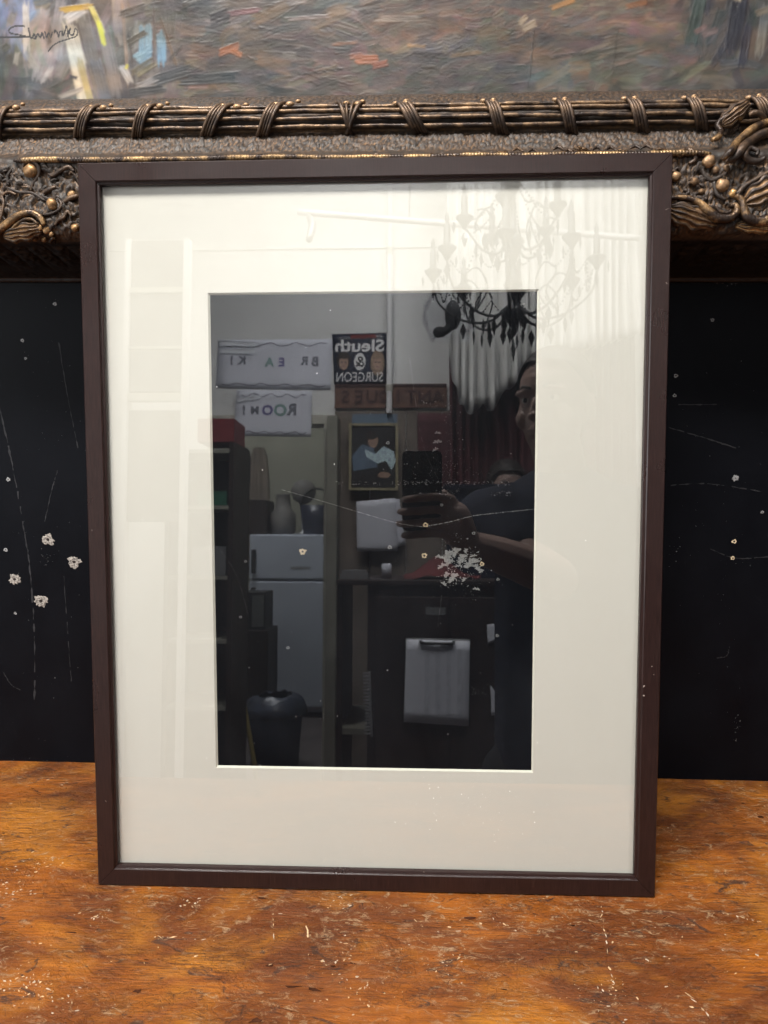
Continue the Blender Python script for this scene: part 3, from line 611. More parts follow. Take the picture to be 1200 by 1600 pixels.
for a in ((372, 72, 34, 12, 0.3, (196, 132, 96)), (385, 78, 20, 8, -0.4, (206, 142, 100)), (590, 92, 36, 14, 0.0, (196, 130, 98)), (612, 100, 24, 10, 0.2, (180, 110, 84)), (574, 86, 20, 8, 0.1, (178, 118, 92)), (555, 66, 40, 5, 0.05, (168, 120, 92)), (340, 118, 90, 18, 0.04, (58, 66, 74)), (370, 116, 26, 14, 0.1, (44, 58, 66)), (690, 86, 50, 7, -0.1, (70, 58, 56)), (745, 86, 46, 6, 0.1, (176, 144, 108)), (668, 72, 30, 5, -0.1, (190, 150, 104)), (840, 45, 22, 12, 0.4, (186, 174, 156)), (830, 36, 16, 8, 0.8, (196, 182, 160)), (905, 90, 60, 5, 0.1, (80, 72, 70)), (945, 80, 44, 6, 0.3, (170, 158, 142)), (640, 30, 70, 8, 0.0, (158, 150, 144)), (500, 25, 70, 6, 0.05, (160, 140, 130)), (455, 60, 60, 5, -0.05, (80, 74, 74)), (520, 110, 70, 4, 0.1, (74, 66, 62)), (430, 40, 44, 4, -0.05, (88, 78, 76)), (845, 100, 90, 2.5, 1.5, (90, 84, 78)), (972, 90, 80, 2.5, 1.5, (92, 86, 78)), (890, 12, 40, 8, 0.3, (196, 150, 90)), (1000, 15, 30, 8, 0.2, (170, 120, 80)), (395, 14, 60, 8, 0.1, (150, 104, 110)), (360, 22, 34, 22, 0.3, (60, 54, 60))): dab(*a, 0.95, 0.0011)
# left: quay and boats in pale strokes
region(70, -20, 300, -20, 155, [(140, 134, 130), (124, 118, 118), (154, 148, 142), (110, 108, 108)], (30, 80), (12, 26), 1.4, 0.3)
region(30, -20, 60, -20, 55, [(120, 136, 170), (132, 142, 176), (112, 128, 160)], (30, 60), (10, 20), 1.2, 0.5)
region(30, -20, 50, 60, 155, [(70, 78, 72), (84, 88, 80), (58, 66, 62)], (30, 70), (10, 20), 1.5, 0.25)
region(26, 40, 130, 108, 155, [(84, 86, 84), (68, 72, 72), (100, 98, 96)], (20, 50), (8, 16), 0.3, 0.5)
region(30, 50, 105, 10, 100, [(150, 144, 142), (134, 128, 128), (164, 156, 150)], (30, 60), (10, 18), 1.2, 0.3)
for a in ((46, 30, 70, 12, 1.5, (190, 188, 186)), (127, 100, 110, 26, 1.72, (214, 206, 186)), (124, 60, 70, 18, 1.9, (206, 198, 180)), (137, 120, 80, 12, 1.8, (176, 164, 118)), (150, 80, 130, 22, 1.75, (118, 112, 106)), (163, 120, 80, 20, 1.8, (112, 112, 116)), (180, 90, 110, 22, 1.75, (136, 128, 124)), (128, 12, 40, 16, 0.5, (198, 192, 186)), (130, 2, 50, 10, 0.1, (204, 164, 70)), (162, 20, 42, 9, 2.0, (224, 216, 130)), (168, 42, 34, 9, 1.8, (222, 218, 84)), (206, 60, 120, 6, 1.6, (160, 138, 120)), (216, 100, 110, 4, 1.62, (90, 82, 76)), (240, 62, 60, 26, 1.5, (140, 176, 196)), (264, 68, 50, 16, 1.55, (134, 172, 194)), (234, 76, 30, 14, 0.5, (150, 184, 200)), (226, 50, 34, 10, 0.45, (96, 88, 72)), (232, 96, 44, 10, 0.5, (112, 100, 78)), (238, 102, 40, 7, 0.5, (150, 138, 106)), (222, 8, 46, 14, 0.25, (86, 80, 74)), (252, 50, 90, 4, 1.5, (110, 92, 84)), (276, 60, 70, 6, 1.9, (120, 100, 80)), (286, 76, 30, 6, 0.8, (70, 64, 58)), (204, 108, 30, 12, 2.1, (196, 194, 192)), (240, 122, 44, 10, 0.35, (168, 164, 162)), (238, 136, 60, 14, 0.1, (78, 80, 82)), (280, 112, 60, 18, 0.25, (70, 74, 78)), (118, 112, 14, 6, -0.3, (56, 56, 70)), (206, 97, 8, 5, 1, (226, 214, 90)), (112, 138, 40, 8, 0.3, (160, 154, 146)), (74, 108, 30, 8, 0.9, (176, 170, 166)), (10, 62, 14, 12, 0.6, (70, 74, 68)), (26, 80, 18, 9, 1.3, (150, 146, 136))): dab(*a, 0.95, 0.0012)
# right: dark figures
region(60, 1075, 1230, -20, 120, [(66, 80, 78), (54, 62, 74), (84, 94, 88), (96, 100, 98), (48, 50, 62)], (20, 60), (8, 18), 1.4, 0.4)
region(24, 1060, 1220, 100, 152, [(100, 108, 104), (84, 92, 92), (120, 122, 114)], (30, 70), (8, 16), 0.2, 0.25)
for a in ((1150, 50, 80, 26, 1.5, (48, 50, 66)), (1166, 80, 60, 14, 1.5, (58, 60, 80)), (1090, 40, 70, 20, 1.4, (74, 94, 90)), (1112, 60, 24, 10, 0.3, (140, 116, 110)), (1098, 55, 18, 8, 0.5, (160, 128, 122)), (1150, 4, 20, 12, 1.4, (190, 180, 160)), (1190, 60, 70, 14, 1.5, (130, 132, 130)), (1187, 30, 20, 10, 0.3, (150, 138, 120))): dab(*a, 0.95, 0.001)
for _ in range(2): CC[1:-1, 1:-1] = 0.36*CC[1:-1, 1:-1]+0.16*(CC[:-2, 1:-1]+CC[2:, 1:-1]+CC[1:-1, :-2]+CC[1:-1, 2:])
tone = 0.30*(1+0.62*fbm(GX*19+3, GS*40, 4, 41)+0.30*fbm(GX*60, GS*120, 3, 43))
tone = tone*np.interp((GX-qc[0])/SX, [150, 330, 1000, 1200], [1.75, 1.05, 1.0, 1.15])
CC = CC*np.clip(tone, 0.18, 1.2)[..., None]*np.array([1.06, 0.985, 0.94])
hue = fbm(GX*22+9, GS*44, 3, 47); CC = CC*(1+np.stack([0.26*hue, 0.03*hue, -0.24*hue], -1))
def ink(pts, wd=2.6):
    Q = catmull(np.asarray(pts, float), 8)
    for (ax, ay), (bx, by) in zip(Q[:-1], Q[1:]):
        dab((ax+bx)/2, (ay+by)/2, hypot(bx-ax, by-ay)*1.9+1.2, wd*random.uniform(0.7, 1.2), atan2(-(by-ay), bx-ax), (40, 38, 40), 0.95, 0.0003)
ink([(-6, 45), (20, 46), (48, 46), (60, 49)]); ink([(43, 29), (30, 28), (18, 33), (19, 39), (32, 42), (44, 45)])
ink([(50, 32), (51, 44), (54, 48), (58, 42), (61, 47), (64, 41), (68, 47), (71, 40), (74, 49)]); ink([(76, 38), (78, 47), (82, 40), (85, 47), (88, 40)], 2.0)
ink([(92, 40), (93, 36), (96, 40), (98, 47), (100, 39), (104, 38), (105, 45), (109, 38), (112, 30), (114, 48)], 2.2); ink([(112, 42), (118, 34), (116, 42), (122, 44), (126, 34), (129, 39), (127, 46), (116, 50), (98, 55), (86, 62), (80, 69)], 2.0)
CH = CH+0.00012*vnoise(GX*900, GS*1400, 2)
grid_mesh('canvas', np.stack([GX, -(0.046+CH*0.20), S0+GS], -1), 'oil_paint', big, {'paint': (np.clip(CC, 0, 1), 'FLOAT_COLOR')})

# ------------------------------------------------------------------ the picture frame
FWD, FHT, FD = 0.540, 0.6896, 0.022
pf = empty('picture_frame', (0, 0, 0), (-LEAN, 0, 0), label='dark brown wooden picture frame with cream mat and glass leaning on the table', cat='picture frame')
Q = [(0.0, FD), (0.0, 0.0008), (0.0008, 0.0), (0.0160, 0.0), (0.0168, 0.0006), (0.0172, 0.0020), (0.0190, 0.0026), (0.0194, 0.0034), (0.0196, 0.0056), (0.0196, 0.0070), (0.0140, 0.0072), (0.0140, FD)]   # (inward, depth)
def rail_mesh(a, b, nrm):                      # a, b: outer corners (x, z); nrm: inward direction
    a, b, nrm = map(np.asarray, (a, b, nrm)); d = (b-a)/np.linalg.norm(b-a); V = []; F = []
    for end, s in ((a, 1), (b, -1)):
        for q, dep in Q:
            p = end+nrm*q+d*s*(q+0.0002); V.append((p[0], dep, p[1]))
    k = len(Q)
    for i in range(k): F.append((i, (i+1) % k, k+(i+1) % k, k+i))
    F.append(tuple(range(k-1, -1, -1))); F.append(tuple(range(k, 2*k)))
    o = mesh('rail', V, F, 'frame_lacquer', pf); return o
h2 = FWD/2
for a, b, n_ in (((-h2, FHT), (h2, FHT), (0, -1)), ((h2, FHT), (h2, 0), (-1, 0)), ((h2, 0), (-h2, 0), (0, 1)), ((-h2, 0), (-h2, FHT), (1, 0))): rail_mesh(a, b, n_)
box('glass', -h2+0.0145, h2-0.0145, 0.0072, 0.0090, 0.0145, FHT-0.0145, 'glass', pf)
mx0, mx1, mz0, mz1 = -0.1516, 0.1532, 0.1180, 0.5711; ox0, ox1, oz0, oz1 = -h2+0.0145, h2-0.0145, 0.0145, FHT-0.0145; y0m, y1m = 0.0093, 0.0112; bw = 0.0017
V = [(ox0, y0m, oz0), (ox1, y0m, oz0), (ox1, y0m, oz1), (ox0, y0m, oz1), (mx0-bw, y0m, mz0-bw), (mx1+bw, y0m, mz0-bw), (mx1+bw, y0m, mz1+bw), (mx0-bw, y0m, mz1+bw)]
V += [(x, y1m, z) for x, y, z in V[:4]]+[(mx0-bw, y1m, mz0-bw), (mx1+bw, y1m, mz0-bw), (mx1+bw, y1m, mz1+bw), (mx0-bw, y1m, mz1+bw)]
F = [(i, (i+1) % 4, 4+(i+1) % 4, 4+i) for i in range(4)]+[(8+(i+1) % 4, 8+i, 12+i, 12+(i+1) % 4) for i in range(4)]+[(i, 8+i, 8+(i+1) % 4, (i+1) % 4) for i in range(4)]
matb = mesh('mat_board', V, F, 'mat_board', pf)
o4 = [(mx0-bw, mz0-bw), (mx1+bw, mz0-bw), (mx1+bw, mz1+bw), (mx0-bw, mz1+bw)]; i4 = [(mx0, mz0), (mx1, mz0), (mx1, mz1), (mx0, mz1)]
V = [(x, y0m+0.0001, z) for x, z in o4]+[(x, y1m, z) for x, z in i4]+[(x, y1m, z) for x, z in o4]
mesh('bevel', V, [(i, (i+1) % 4, 4+(i+1) % 4, 4+i) for i in range(4)]+[(4+i, 4+(i+1) % 4, 8+(i+1) % 4, 8+i) for i in range(4)], 'mat_core', matb)
# scuffs on the rails, specks of dust on the glass
L = [(h2-0.008, 0.224, 0.0011, 0.0006, 0.5), (h2-0.015, 0.205, 0.0016, 0.0008, 1.2), (h2-0.0150, 0.196, 0.0012, 0.0010, 0.2), (h2-0.004, 0.640, 0.0022, 0.0003, 0.5), (-h2+0.010, 0.085, 0.0015, 0.0003, 2.2), (h2-0.006, 0.216, 0.0009, 0.0005, 0.0), (h2-0.003, 0.575, 0.0012, 0.0004, -0.8), (-h2+0.004, 0.35, 0.0010, 0.0003, 1.5), (0.05, 0.0188, 0.001, 0.0003, 0)]
chips('scuff', L, 'frame_scuff', pf, lambda x, z, h: (x, 0.0-h if x > h2-0.0165 or x < -h2+0.0165 else 0.0026-h, z), 0.0001)
L = []
for i in range(150):
    if i < 90: x, z = random.gauss(0.10, 0.05), random.gauss(0.080, 0.018)
    else: x, z = random.uniform(-0.24, 0.24), random.uniform(0.03, 0.66)
    if abs(x) > 0.245 or not 0.025 < z < 0.66: continue
    a = random.uniform(0.0002, 0.0007)*random.choice((0.6, 1, 1.4)); L.append((x, z, a, a*random.uniform(0.3, 0.9), random.uniform(0, 3)))
chips('dust', L, 'dust_speck', pf, lambda x, z, h: (x, 0.0071-h, z), 0.00005)

# ------------------------------------------------------------------ the room behind the camera, seen in the glass
plain('wall_white', (0.74, 0.745, 0.73), 0.75, var=0.04, scale=3, bump=0.05)
plain('wall_olive', (0.30, 0.295, 0.24), 0.8, var=0.10, scale=4)
plain('wall_panel', (0.20, 0.165, 0.135), 0.7, var=0.25, scale=8)
plain('trim_cream', (0.50, 0.49, 0.42), 0.55, var=0.08, scale=12)
plain('post_paint', (0.26, 0.255, 0.21), 0.6, var=0.15, scale=9)
plain('floor_board', (0.10, 0.085, 0.085), 0.6, var=0.2, scale=6)
plain('ceiling_white', (0.55, 0.55, 0.54), 0.85, var=0.03)
plain('glare_tape', (0.80, 0.83, 0.88), 0.08, var=0.02); plain('ink_col', (0.62, 0.64, 0.72), 0.7)  # tape colour is whitish so that it carries the glare
plain('paper_white', (0.72, 0.74, 0.82), 0.6, var=0.03, scale=12)
plain('ink_grey', (0.20, 0.21, 0.25), 0.7); plain('ink_violet', (0.18, 0.16, 0.34), 0.7); plain('ink_green', (0.25, 0.38, 0.36), 0.7)
plain('poster_navy', (0.020, 0.024, 0.045), 0.35, var=0.3, scale=20); plain('poster_red', (0.16, 0.022, 0.022), 0.4)
plain('print_white', (0.88, 0.88, 0.88), 0.5, var=0.02); plain('print_skin', (0.42, 0.28, 0.21), 0.5, var=0.2, scale=60); plain('print_hair', (0.035, 0.022, 0.018), 0.5); plain('print_blond', (0.30, 0.21, 0.14), 0.5, var=0.3, scale=120); plain('print_dark', (0.03, 0.028, 0.028), 0.45)
plain('print_blue', (0.60, 0.78, 0.95), 0.4, var=0.3, scale=90); plain('print_steel', (0.14, 0.20, 0.28), 0.5); plain('print_gold', (0.36, 0.32, 0.20), 0.4)
plain('sign_wood', (0.165, 0.085, 0.060), 0.55, var=0.3, scale=18); plain('sign_letter', (0.055, 0.020, 0.018), 0.6)
plain('curtain_white', (0.82, 0.82, 0.80), 0.8, var=0.05, scale=10); plain('curtain_red', (0.10, 0.030, 0.036), 0.85, var=0.3, scale=14)
plain('black_iron', (0.006, 0.006, 0.007), 0.38, var=0.2); plain('black_glass', (0.005, 0.005, 0.006), 0.12)
plain('fridge_white', (0.52, 0.56, 0.66), 0.4, var=0.04, scale=6); plain('rubber', (0.03, 0.03, 0.032), 0.7)
plain('dark_wood', (0.022, 0.012, 0.010), 0.5, var=0.3, scale=20); plain('red_cloth', (0.11, 0.018, 0.018), 0.85, var=0.3, scale=25)
plain('navy_cloth', (0.008, 0.012, 0.030), 0.9, var=0.3, scale=60); plain('skin', (0.32, 0.215, 0.18), 0.5, var=0.08, scale=30)
plain('hair_dark', (0.022, 0.016, 0.013), 0.6, var=0.4, scale=200); plain('trouser', (0.015, 0.016, 0.02), 0.9)
plain('phone_black', (0.008, 0.009, 0.012), 0.22, var=0.1); plain('lens_glass', (0.002, 0.002, 0.004), 0.05); plain('eye_white', (0.55, 0.53, 0.50), 0.3); plain('eye_dark', (0.02, 0.015, 0.012), 0.2); plain('lip', (0.24, 0.10, 0.085), 0.5)
plain('grey_box', (0.16, 0.165, 0.17), 0.6); plain('green_box', (0.015, 0.12, 0.07), 0.5); plain('red_box', (0.20, 0.03, 0.035), 0.5); plain('bag_blue', (0.035, 0.045, 0.075), 0.35, var=0.5, scale=25); plain('stick_yellow', (0.22, 0.17, 0.05), 0.5); plain('metal_grey', (0.35, 0.36, 0.37), 0.35, 0.6); plain('rack_panel', (0.16, 0.15, 0.14), 0.6, var=0.2, scale=12)
t = NT('clear_plastic'); fr = t.n('ShaderNodeFresnel', ins={'IOR': 1.5})
gl = t.n('ShaderNodeBsdfGlossy', ins={'Roughness': 0.08, 'Color': (1, 1, 1, 1)}); tr = t.n('ShaderNodeBsdfTransparent', ins={'Color': (0.96, 0.97, 0.99, 1)})
mx = t.n('ShaderNodeMixShader', ins={0: t.math('MULTIPLY', fr.outputs[0], 0.35), 1: tr, 2: gl}); t.t.links.new(mx.outputs[0], t.out.inputs[0])

def rr(px0, py0, px1, py1, Y):                 # a mirrored pixel box as world x0, x1, z0, z1 at depth Y
    a, b, c, d = in_room(px0, py0, Y), in_room(px1, py0, Y), in_room(px1, py1, Y), in_room(px0, py1, Y)
    return (a[0]+d[0])/2, (b[0]+c[0])/2, (c[2]+d[2])/2, (a[2]+b[2])/2
def slab(name, px0, py0, px1, py1, Y, dep, mat, parent=None, bev=0.0):
    x0, x1, z0, z1 = rr(px0, py0, px1, py1, Y); return box(name, x0, x1, Y-dep, Y, z0, z1, mat, parent, bev)
def words(name, body, cx, cz, Y, height, mat, parent, bold=0.0, ext=0.0006, width=None, rot=0.0):
    cu = bpy.data.curves.new(name, 'FONT'); cu.body = body; cu.align_x = 'CENTER'; cu.align_y = 'CENTER'; cu.size = 1.0; cu.offset = bold; cu.extrude = 0.0; cu.resolution_u = 3
    ob = bpy.data.objects.new(name, cu); COL.objects.link(ob); bpy.context.view_layer.update()
    me = bpy.data.meshes.new_from_object(ob.evaluated_get(bpy.context.evaluated_depsgraph_get())); bpy.data.objects.remove(ob)
    n = len(me.vertices); A = np.empty(n*3, np.float32); me.vertices.foreach_get('co', A); A = A.reshape(-1, 3)
    lo, hi = A.min(0), A.max(0); k = height/(hi[1]-lo[1]); kx = k if width is None else width/(hi[0]-lo[0])
    u = -(A[:, 0]-(lo[0]+hi[0])/2)*kx; v = (A[:, 1]-(lo[1]+hi[1])/2)*k
    B = np.stack([cx+u*cos(rot)-v*sin(rot), np.full(n, Y+ext), cz+u*sin(rot)+v*cos(rot)], -1).astype(np.float32)
    me.vertices.foreach_set('co', B.ravel()); me.materials.clear(); me.materials.append(MATS[mat]); me.update()
    return link(bpy.data.objects.new(name, me), parent)
def sheet(name, c4, Y, mat, parent=None, dep=0.0015, curl=0.0):   # thin paper from four mirrored corners (tl, tr, br, bl)
    P = [in_room(a, b, Y) for a, b in c4]
    n = 9; A, B = np.meshgrid(np.linspace(0, 1, n), np.linspace(0, 1, n), indexing='ij')
    G = ((1-A)*(1-B))[..., None]*P[0]+(A*(1-B))[..., None]*P[1]+(A*B)[..., None]*P[2]+((1-A)*B)[..., None]*P[3]
    G[..., 1] += dep+curl*(B**2)*(0.6+0.4*np.sin(A*5))
    o = grid_mesh(name, G, mat, parent); s = o.modifiers.new('thickness', 'SOLIDIFY'); s.thickness = 0.0006; return o
def oval(name, px, py, rx, ry, Y, mat, parent, lift=0.001, k=20, wob=0.0):
    c = in_room(px, py, Y); e = in_room(px+1, py+1, Y); sx, sz = abs(e[0]-c[0]), abs(e[2]-c[2])
    V = [(c[0]+rx*sx*cos(2*pi*i/k)*(1+wob*random.uniform(-1, 1)), Y+lift, c[2]+ry*sz*sin(2*pi*i/k)*(1+wob*random.uniform(-1, 1))) for i in range(k)]
    return mesh(name, V, [tuple(range(k-1, -1, -1))], mat, parent)
def poly(name, pts, Y, mat, parent, lift=0.001):
    V = [in_room(a, b, Y)+np.array([0, lift, 0]) for a, b in pts]; return mesh(name, V, [tuple(range(len(V)))], mat, parent)

dx0, dx1, _, dz1 = rr(338, 664, 506, 1000, WALLY)
wall = boxes('wall', [(-2.6, dx0, WALLY-0.10, WALLY, FLOOR, 2.70), (dx1, 2.4, WALLY-0.10, WALLY, FLOOR, 2.70), (dx0, dx1, WALLY-0.10, WALLY, dz1, 2.70)], 'wall_white'); tag(wall, kind='structure')
t_ = 0.045
for a in ((dx0-t_, dx0, FLOOR, dz1+t_), (dx1, dx1+t_, FLOOR, dz1+t_), (dx0, dx1, dz1, dz1+t_)): box('door_trim', a[0], a[1], WALLY, WALLY+0.018, a[2], a[3], 'trim_cream', wall, 0.003)
x0, x1, z0, z1 = rr(512, 643, 700, 700, WALLY)
px_ = np.linspace(dx1+t_+0.002, 1.0, 9)
for a, b in zip(px_[:-1], px_[1:]): box('dado_board', a+0.002, b-0.002, WALLY, WALLY+0.012, FLOOR, z1, 'wall_panel', wall, 0.002)
slab('picture_rail', 100, 384, 1100, 387, WALLY+0.008, 0.008, 'wall_white', wall)
tag(box('floor', -2.6, 2.4, -5.5, 1.4, FLOOR-0.05, FLOOR, 'floor_board'), kind='structure')
tag(box('ceiling', -2.6, 2.4, -5.5, 0.9, 2.70, 2.76, 'ceiling_white'), kind='structure')
tag(boxes('back_room_wall', [(-2.6, 0.2, -5.5, -5.40, FLOOR, 2.70), (-0.05, 0.05, -5.40, WALLY-0.10, FLOOR, 2.70), (-2.6, -2.5, -5.40, WALLY-0.10, FLOOR, 2.70)], 'wall_olive'), kind='structure')

post = tag(box('wooden_post', *[rr(509, 660, 526, 1000, WALLY+0.14)[i] for i in (0, 1)], WALLY+0.02, WALLY+0.14, FLOOR, dz1+0.02, 'post_paint', None, 0.004), 'olive grey painted wooden post at the edge of the doorway', 'post')
pipe = empty('wall_pipe', (in_room(608, 640, WALLY+0.05)[0], WALLY+0.05, 0), label='white vertical pipe running up the wall beside the poster', cat='pipe')
zt, zb = 2.69, in_room(608, 645, WALLY+0.05)[2]
V, F = lathe_vf([(0.013, zb), (0.013, zt)], 28); mesh('tube', V, F, 'print_white', pipe)
for zc in (zb+0.10, zb+0.75): V, F = lathe_vf([(0.017, zc), (0.017, zc+0.03)], 24); mesh('clip', V, F, 'trim_cream', pipe)

# taped-up paper signs
def wavy(name, pts, Y, mat, parent, wd=0.0022):
    Q = catmull(np.array([in_room(a, b, Y) for a, b in pts]), 5); V, F = [], []
    for i, q in enumerate(Q): V += [(q[0], Y+0.0042, q[2]-wd), (q[0], Y+0.0042, q[2]+wd)]
    for i in range(len(Q)-1): F.append((2*i, 2*i+1, 2*i+3, 2*i+2))
    return mesh(name, V, F, mat, parent)
def sign_paper(label, c4, rows, lr, Y):
    r = empty('paper_sign', in_room(c4[3][0], c4[3][1], Y), label=label, cat='sign', group='paper signs over the doorway'); inv = Vector(r.location)
    kids = [sheet('sheet', c4, Y, 'paper_white', None, 0.0025)]
    (a, b), (c, d), (e, f), (g, h) = c4; n = 13
    kids.append(wavy('border', [(a+8+(c-a-16)*i/n, b+8+(d-b)*i/n+3*sin(i*1.9)) for i in range(n+1)], Y, 'ink_grey', None)); kids.append(wavy('border', [(g+8+(e-g-16)*i/n, h-6+(f-h)*i/n+2*sin(i*2.2)) for i in range(n+1)], Y, 'ink_grey', None))
    for ch, px, py, hh, m in rows:
        q = in_room(px, py, Y); s = abs(in_room(px, py+hh, Y)[2]-q[2]); kids.append(words('letter', ch, q[0], q[2], Y, s, m, None, 0.045, 0.0042))
    for s in lr:
        kids.append(sheet('tape', s, Y+0.003, 'glare_tape', None, 0.002))
        for (a1, b1), (a2, b2) in ((s[0], s[1]), (s[3], s[2])): kids.append(tube('glint_ridge', [in_room(a1+(a2-a1)*i/9, b1+(b2-b1)*i/9+random.gauss(0, 0.5), Y+0.007) for i in range(10)], [0.0018*random.uniform(0.4, 1.6) for i in range(10)], 'glare_tape', None, 8, 3))  # glossy ridges added along the tape to draw bright highlight lines
    for k in kids: k.parent = r; k.matrix_parent_inverse = Matrix.Translation(-inv)
    return r
sign_paper('wide white paper sign with wavy border reading BREAK', [(341, 531), (519, 530), (517, 609), (337, 606)], [('B', 492, 565, 15, 'ink_grey'), ('R', 475, 564, 14, 'ink_grey'), ('E', 440, 566, 14, 'ink_violet'), ('A', 421, 566, 15, 'ink_green'), ('K', 377, 563, 14, 'ink_grey'), ('!', 362, 563, 15, 'ink_grey')], [[(341, 532), (400, 534), (400, 541), (341, 540)], [(341, 545), (399, 546), (399, 553), (341, 551)]], WALLY)
sign_paper('smaller white paper sign reading ROOM hung below the wide one', [(370, 609), (487, 611), (486, 683), (364, 681)], [('R', 455, 640, 19, 'ink_grey'), ('O', 438, 641, 20, 'ink_green'), ('O', 418, 641, 17, 'ink_violet'), ('M', 398, 641, 13, 'ink_grey'), ('!', 381, 641, 16, 'ink_grey')], [[(369, 622), (407, 618), (408, 622), (369, 628)]], WALLY+0.022)

def under(root, kids):
    bpy.context.view_layer.update()
    for k in kids: k.parent = root; k.matrix_parent_inverse = root.matrix_world.inverted()
def at_base(name, px, py, Y, label, cat, group=None):
    return empty(name, in_room(px, py, Y), label=label, cat=cat, group=group)
Y = WALLY+0.004
po = at_base('poster', 562, 604, Y, 'dark poster with two faces reading Sleuth and Surgeon', 'poster'); K = []
K.append(sheet('sheet', [(519, 522), (605, 520), (604, 601), (522, 601)], Y, 'poster_navy')); Z_ = Y+0.002
K.append(poly('red_band', [(548, 523), (588, 522), (588, 528), (548, 529)], Z_, 'poster_red', None))
q = in_room(562, 540, Z_); K.append(words('title', 'Sleuth', q[0], q[2], Z_, abs(in_room(0, 0, Z_)[2]-in_room(0, 18, Z_)[2]), 'print_white', None, 0.025, 0.002, abs(in_room(72, 0, Z_)[0]-in_room(0, 0, Z_)[0])))
q = in_room(562, 589, Z_); K.append(words('title', 'SURGEON', q[0], q[2], Z_, abs(in_room(0, 0, Z_)[2]-in_room(0, 14, Z_)[2]), 'print_white', None, 0.0, 0.002, abs(in_room(68, 0, Z_)[0]-in_room(0, 0, Z_)[0])))
q = in_room(593, 525, Z_); K.append(words('small_print', 'NEW', q[0], q[2], Z_, 0.010, 'print_white', None, 0.0, 0.002))
K.append(oval('emblem', 562, 565, 9, 14, Z_, 'print_white', None, 0.0015, 16, 0.08)); q = in_room(562, 565, Z_); K.append(words('ampersand', '&', q[0], q[2], Z_, 0.05, 'print_dark', None, 0.01, 0.0025))
for hx, hm, lo in ((537, 'print_hair', 0), (590, 'print_blond', 1)):
    K.append(oval('hair', hx, 563+lo*4, 11, 14+lo*6, Z_, hm, None, 0.001, 18)); K.append(oval('face', hx, 567, 7, 11, Z_, 'print_skin', None, 0.0018, 16)); K.append(oval('fringe', hx, 557, 8, 4, Z_, hm, None, 0.0024, 14))
    for s in (-3, 3): K.append(oval('eye', hx+s, 566, 1.8, 1.0, Z_, 'print_hair', None, 0.0026, 8))
    K.append(oval('mouth', hx, 573, 2.6, 0.8, Z_, 'lip', None, 0.0026, 8))
under(po, K)
Y = WALLY+0.016
sg = at_base('shop_sign', 610, 637, Y, 'long brown wooden sign board reading ANTIQUES behind the pipe', 'sign'); K = [slab('plank', 523, 600, 698, 637, Y, 0.014, 'sign_wood', None, 0.002)]
x0, x1, z0, z1 = rr(523, 600, 698, 637, Y); K.append(box('edge_strip', x0, x1, Y, Y+0.004, z1-0.012, z1, 'sign_letter')); K.append(box('edge_strip', x0, x1, Y, Y+0.004, z0, z0+0.008, 'sign_wood'))
for i, ch in enumerate('ANTIQUES'): px = 684-i*20.6; q = in_room(px, 620, Y); K.append(words('letter', ch, q[0], q[2], Y, 0.062, 'sign_letter', None, 0.02, 0.003, None if ch != 'I' else 0.012))
under(sg, K)
# framed print of a dark-suited figure, and the loose sheets below
Y = WALLY+0.05
pc = at_base('framed_print', 584, 768, Y, 'gold framed dark print with a pale blue shape hung below the sign', 'picture'); K = [slab('card', 550, 647, 621, 664, Y-0.01, 0.004, 'print_steel'), slab('image', 547, 664, 621, 764, Y, 0.008, 'print_dark')]
for a in ((545, 661, 622, 665), (618, 665, 622, 766), (545, 762, 618, 766), (545, 665, 549, 762)): K.append(slab('rim', *a, Y+0.006, 0.014, 'print_gold'))
K.append(oval('head', 583, 689, 8, 11, Y, 'print_skin', None)); K.append(oval('hair', 581, 680, 9, 7, Y, 'print_hair', None, 0.0016)); K.append(poly('jacket', [(550, 712), (566, 694), (584, 700), (590, 730), (552, 736)], Y, 'print_steel', None, 0.0012))
K.append(poly('pale_shape', [(570, 702), (586, 709), (600, 697), (616, 706), (618, 722), (612, 734), (602, 720), (590, 724), (572, 714)], Y, 'print_blue', None, 0.002)); K.append(oval('hand', 600, 742, 10, 5, Y, 'print_skin', None, 0.002, 14, 0.1))
under(pc, K)
Y = WALLY+0.06
o = sheet('loose_sheet', [(556, 784), (618, 778), (622, 861), (558, 862)], Y, 'paper_white', None, 0.002, 0.003); tag(o, 'front sheet of plain paper pinned below the framed print', 'paper', 'sheets below the framed print')
o = sheet('loose_sheet', [(600, 782), (624, 780), (634, 852), (612, 856)], Y-0.008, 'paper_white', None, 0.0, 0.006); tag(o, 'sheet of paper peeping out behind the front pinned sheet', 'paper', 'sheets below the framed print')

